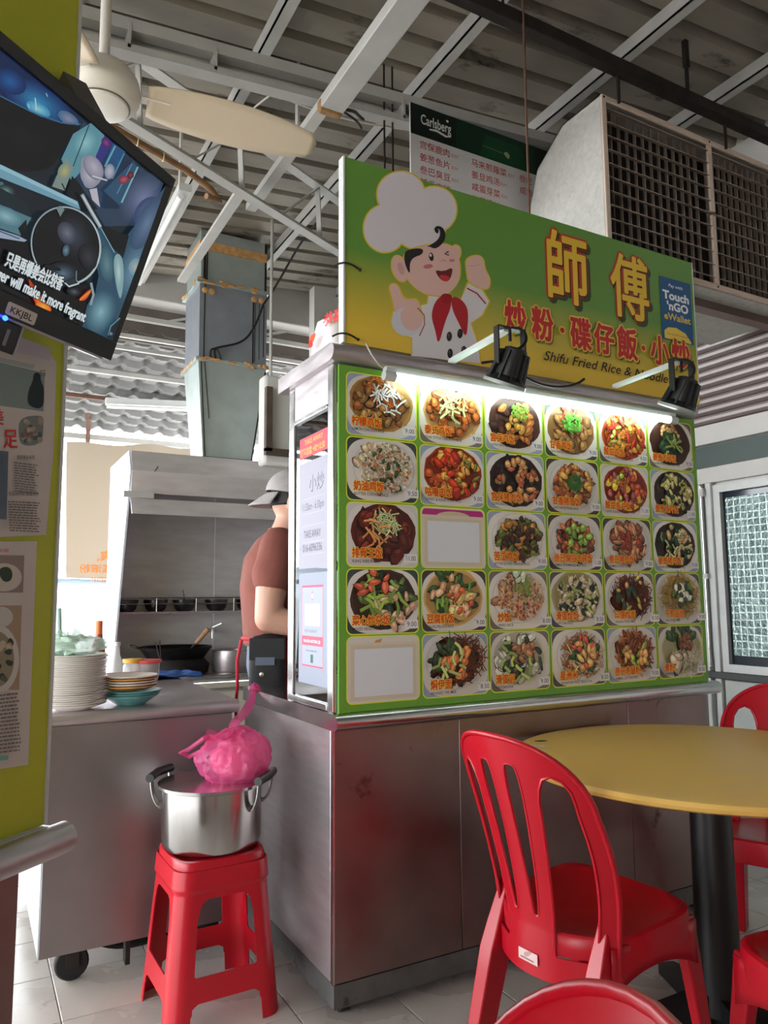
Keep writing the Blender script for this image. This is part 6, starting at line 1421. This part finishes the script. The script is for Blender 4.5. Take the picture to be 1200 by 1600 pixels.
c2 = put(copy_tree(ch), 2.405, 1.641, 205, 'red plastic chair facing us across the table by the windows')
c3 = put(copy_tree(ch), 1.700, .962, 75, 'red plastic chair seat cut by the right edge, near the table column')
c4 = put(copy_tree(ch), .20, .55, 156, 'red plastic chair back poking up at the bottom edge, nearest of all')
# white maker sticker on the near chair's rear tie
a = Art(); a.rect(0, 0, .062, .026, (222, 196, 190)); a.rect(.006, .004, .05, .008, (160, 110, 110)); a.blob(.03, .018, .014, .006, (190, 150, 150), random.Random(1))
an = math.radians(CDEG); d = Vector((math.cos(an), math.sin(an), 0)); sd = Vector((-d.y, d.x, 0))
pc = Vector((cx, cy, 0))+d*-.2005+sd*.030+Vector((0, 0, .325)); o = a.build('maker_sticker', PAPER, None, pc, -sd, (0, 0, 1)); tag(o, 'small worn white sticker on the rear of the near chair', 'sticker')
# ================================================================ the cook behind the counter
def loft(mb, secs, n=28):
    """closed body of elliptical sections: (centre, depth radius, width radius), level"""
    base = len(mb.v)
    for c, rx, ry in secs:
        for k in range(n):
            a = 2*PI*k/n; e = 2.3; ca, sa = math.cos(a), math.sin(a); q = (abs(ca)**e+abs(sa)**e)**(-1/e)
            mb.v.append((c[0]+rx*ca*q, c[1]+ry*sa*q, c[2]))
    m = len(secs)
    for i in range(m-1):
        for k in range(n): mb.f.append((base+i*n+k, base+i*n+(k+1) % n, base+(i+1)*n+(k+1) % n, base+(i+1)*n+k))
    mb.f.append(tuple(base+k for k in reversed(range(n)))); mb.f.append(tuple(base+(m-1)*n+k for k in range(n)))
    return mb
def limb(mb, pts):
    """tapered limb with rounded joints: (point, radius)"""
    P = [Vector(p) for p, r in pts]; Rr = [r for p, r in pts]
    Q = []; S = []
    for i in range(len(P)-1):
        for k in range(6): Q.append(P[i].lerp(P[i+1], k/6)); S.append(Rr[i]+(Rr[i+1]-Rr[i])*k/6)
    Q.append(P[-1]); S.append(Rr[-1])
    mb.tube(Q, S, 16)
    for p, r in zip(P, Rr): mb.sphere(p, r*.99, nu=16, nv=10)
    return mb
def fuse(name, mb, mat, parent, vox, it):
    o = obj(name, mb, mat, parent, smooth=0, fix=True)
    for p in o.data.polygons: p.use_smooth = True
    rm = o.modifiers.new('r', 'REMESH'); rm.mode = 'VOXEL'; rm.voxel_size = vox; rm.use_smooth_shade = True
    sm = o.modifiers.new('m', 'SMOOTH'); sm.iterations = it; sm.factor = .5
    return o
CK = Vector((1.200, 3.10, 0)); CA = math.radians(-24)
cook = thing('person', 'cook in a brown T-shirt, red apron and backward grey cap', 'person', CK, CA)
cook.scale = (1.03, 1.03, 1.045)
SK = M('skin', (206, 158, 136), .5, 0, var=.05, scale=8); SHIRT = M('brown_tshirt', (132, 76, 66), .9, 0, var=.08, scale=14, bump=.3, bscale=7)
# body: facing +x, left side = +y
body = MB()
loft(body, [((0, 0, .80), .10, .14), ((0, 0, .86), .125, .165), ((0, 0, .95), .125, .165), ((.01, 0, 1.06), .125, .158), ((.0, 0, 1.20), .12, .165), ((-.005, 0, 1.32), .105, .165), ((-.01, 0, 1.385), .07, .12), ((-.005, 0, 1.42), .05, .07)])
limb(body, [((-.012, 0, 1.38), .062), ((.02, 0, 1.47), .056), ((.040, 0, 1.51), .060)])
for sy in (1, -1):
    limb(body, [((0, sy*.09, .86), .092), ((.02, sy*.10, .47), .060), ((-.01, sy*.10, .09), .040)]); limb(body, [((-.03, sy*.10, .045), .040), ((.06, sy*.105, .038), .036), ((.15, sy*.11, .028), .026)])
    limb(body, [((-.005, sy*.168, 1.345), .066), ((-.030, sy*.228, 1.22), .064), ((-.045, sy*.245, 1.075), .052)])
    limb(body, [((-.045, sy*.245, 1.075), .052), ((.06, sy*.235, 1.055), .050), ((.22, sy*.19, 1.045), .027)])
    hp_ = Vector((.285, sy*.17, 1.035)); body.sphere(hp_, .048, .036, .018, 16, 10)
    for dy, L_ in ((-.026, .060), (-.009, .072), (.009, .070), (.025, .054)):
        k_ = hp_+Vector((.036, dy, -.002)); limb(body, [(k_, .0095), (k_+Vector((L_*.55, 0, -.012)), .0088), (k_+Vector((L_*.85, 0, -.040)), .0080)])
    limb(body, [(hp_+Vector((-.015, -sy*.030, -.006)), .012), (hp_+Vector((.015, -sy*.055, -.014)), .010), (hp_+Vector((.045, -sy*.058, -.026)), .009)])
# head with face
hc = Vector((.045, 0, 1.560))
def hfn(u, v):
    a = 2*PI*u; b_ = PI*(v*.998+.001)-PI/2; x, y, z = math.cos(a)*math.cos(b_), math.sin(a)*math.cos(b_), math.sin(b_)
    k = 1.0
    if z < 0: k = 1-.22*(-z)**1.5*(1 if x > -.2 else 1.35)
    p = Vector((x*.098*k+(.012*max(0, -z) if x > 0 else 0), y*.078*k, z*.118))
    if x > .8 and abs(y) < .28 and -.35 < z < .1: p.x += .016*(1-abs(y)/.28)*(1-abs(z+.14)/.26)
    return hc+p
body.grid(hfn, 40, 28, True)
for sy in (1, -1):
    body.sphere(hc+Vector((-.010, sy*.080, -.012)), .022, .010, .034, 14, 10, Matrix.Rotation(sy*.35, 3, 'Z'))
    body.sphere(hc+Vector((-.004, sy*.083, -.040)), .010, .007, .012, 10, 8)
body.sphere(hc+Vector((.108, 0, -.025)), .014, .014, .020, 12, 8); body.sphere(hc+Vector((.092, 0, -.066)), .012, .024, .007, 12, 8)
bo = fuse('body', body, SK, cook, .0065, 6)
for sy in (1, -1):
    obj('eye', MB().sphere(hc+Vector((.083, sy*.033, .0)), .010, .013, .008, 12, 8), M('eye_white', (230, 226, 222), .2), cook)
    obj('pupil', MB().sphere(hc+Vector((.0915, sy*.033, .0)), .003, .006, .006, 10, 8), BLACK, cook)
    obj('eyebrow', MB().beam(hc+Vector((.094, sy*.018, .024)), hc+Vector((.086, sy*.050, .024)), .006, .006), M('hair_black', (24, 20, 20), .6), cook)
    obj('spectacle_arm', MB().cyl(hc+Vector((-.02, sy*.084, .012)), hc+Vector((.10, sy*.072, .008)), .0022, n=6), BLACK, cook)
# hair below the cap
def hair(u, v):
    a = PI*.42+PI*1.16*u; b_ = -.18+.75*v; x, y, z = math.cos(a)*math.cos(b_), math.sin(a)*math.cos(b_), math.sin(b_)
    return hc+Vector((x*.102, y*.082, z*.120))
obj('hair', MB().grid(hair, 24, 8), MATS['hair_black'], cook, solid=.005, smooth=60, fix=False)
CAP = M('cap_grey', (170, 164, 164), .85, 0, var=.06, scale=30, bump=.15, bscale=60)
def capf(u, v):
    a = 2*PI*u; b_ = .10+(PI/2-.10)*v; x, y, z = math.cos(a)*math.cos(b_), math.sin(a)*math.cos(b_), math.sin(b_)
    return hc+Vector((-.006+x*.114, y*.096, .018+z*.120-.02*(x+.2)*(1-v)))
cp = obj('cap', MB().grid(capf, 40, 12, True), CAP, cook, solid=.004, smooth=60, fix=False)
def brim(u, v):
    a = PI*.66+PI*.68*u; r = v; x = math.cos(a)*(.112+.075*r); y = math.sin(a)*(.094+.006*r)
    return hc+Vector((-.006+x, y, .032-.050*r+.010*(y/.09)**2*0-.35*y*y))
obj('brim', MB().grid(brim, 24, 8), CAP, cp, solid=.006, smooth=60, fix=False); obj('button', MB().sphere(hc+Vector((-.008, 0, .138)), .009, .009, .006, 10, 6), CAP, cp)
# T-shirt
ts = MB()
loft(ts, [((-.005, 0, .985), .146, .186), ((-.005, 0, 1.005), .158, .198), ((-.008, 0, 1.06), .156, .190), ((-.022, 0, 1.20), .160, .194), ((-.024, 0, 1.32), .140, .188), ((-.018, 0, 1.395), .098, .140), ((-.008, 0, 1.425), .068, .085)])
for sy in (1, -1): limb(ts, [((-.006, sy*.155, 1.355), .084), ((-.020, sy*.202, 1.285), .080), ((-.030, sy*.225, 1.232), .080)])
ts.v = [tuple(Vector(p)+Vector((1, .7, .2))*.010*mnoise.noise(Vector((p[0]*6, p[1]*6, p[2]*13)))) for p in ts.v]
so = fuse('t_shirt', ts, SHIRT, cook, .008, 5)
cl = MB(); cl.tube([Vector((.012+.070*math.cos(a), .066*math.sin(a), 1.428+.012*math.cos(a+PI))) for a in [2*PI*i/28 for i in range(28)]], .008, 7, closed=True); obj('collar', cl, SHIRT, so)
hem = MB(); hem.tube([Vector((-.005+.147*math.cos(a), .180*math.sin(a), .985+.010*math.sin(3*a))) for a in [2*PI*i/36 for i in range(36)]], .014, 7, closed=True); obj('hem', hem, SHIRT, so)
# trousers, apron, pouch
tr_ = MB(); loft(tr_, [((-.005, 0, .80), .125, .185), ((-.005, 0, .88), .142, .182), ((-.005, 0, 1.0), .138, .172)])
for sy in (1, -1): limb(tr_, [((-.005, sy*.092, .83), .105), ((.015, sy*.10, .47), .082), ((-.01, sy*.10, .13), .068)])
fuse('trousers', tr_, M('trouser_blue', (120, 130, 150), .9, 0, var=.08, scale=30), cook, .009, 5)
def apr(u, v):
    a = -PI*.62+PI*1.24*u; return Vector((-.005+(.162+.05*v)*math.cos(a), (.196+.03*v)*math.sin(a), 1.0-.5*v))
ap = obj('apron', MB().grid(apr, 28, 10), M('apron_red', (196, 20, 44), .7), cook, solid=.004, smooth=60, fix=False)
stp = MB(); stp.tube([Vector((-.005+.160*math.cos(a), .194*math.sin(a), .992)) for a in [2*PI*i/32 for i in range(32)]], .008, 6, closed=True); obj('apron_string', stp, MATS['apron_red'], ap)
stp = MB(); stp.tube([(-.165, -.05, .985), (-.18, -.055, .90), (-.178, -.05, .80), (-.185, -.045, .72), (-.18, -.04, .66)], .007, 6); obj('apron_tie', stp, MATS['apron_red'], ap)
px_ = Vector((-.045, -.225, .085)); PCH = M('pouch_black', (24, 24, 28), .6)
pc_ = thing('waist_pouch', 'black waist pouch with a grey tab on the cook\'s hip', 'pouch', CK, CA); pc_.scale = (1.02, 1.02, 1.022)
def pou(u, v):
    a = 2*PI*u; k = 4; ca, sa = math.cos(a), math.sin(a); q = (abs(ca)**k+abs(sa)**k)**(-1/k); zz = [-.17, -.165, -.10, 0, .07, .105, .115][int(round(v*6))]; R = [.2, .92, 1, 1, .97, .8, .2][int(round(v*6))]
    return px_+Vector((ca*q*.072*R, sa*q*.030*(R if abs(zz) > .1 else 1), .84+zz))
obj('pouch_body', MB().grid(pou, 36, 6, True), PCH, pc_, smooth=60)
obj('flap', MB().box(px_.x-.070, px_.x+.070, px_.y-.035, px_.y-.029, .94, 1.025), PCH, pc_, bevel=.004); obj('grey_tab', MB().box(px_.x-.045, px_.x+.03, px_.y-.038, px_.y-.034, .920, .951), M('tab_grey', (92, 104, 122), .6), pc_, bevel=.001)
obj('snap', MB().lathe([(.010, 0), (.009, .004), (.002, .005)], 14, (px_.x-.02, px_.y-.034, .885), Matrix.Rotation(PI/2, 3, 'X')), STEEL_B, pc_)
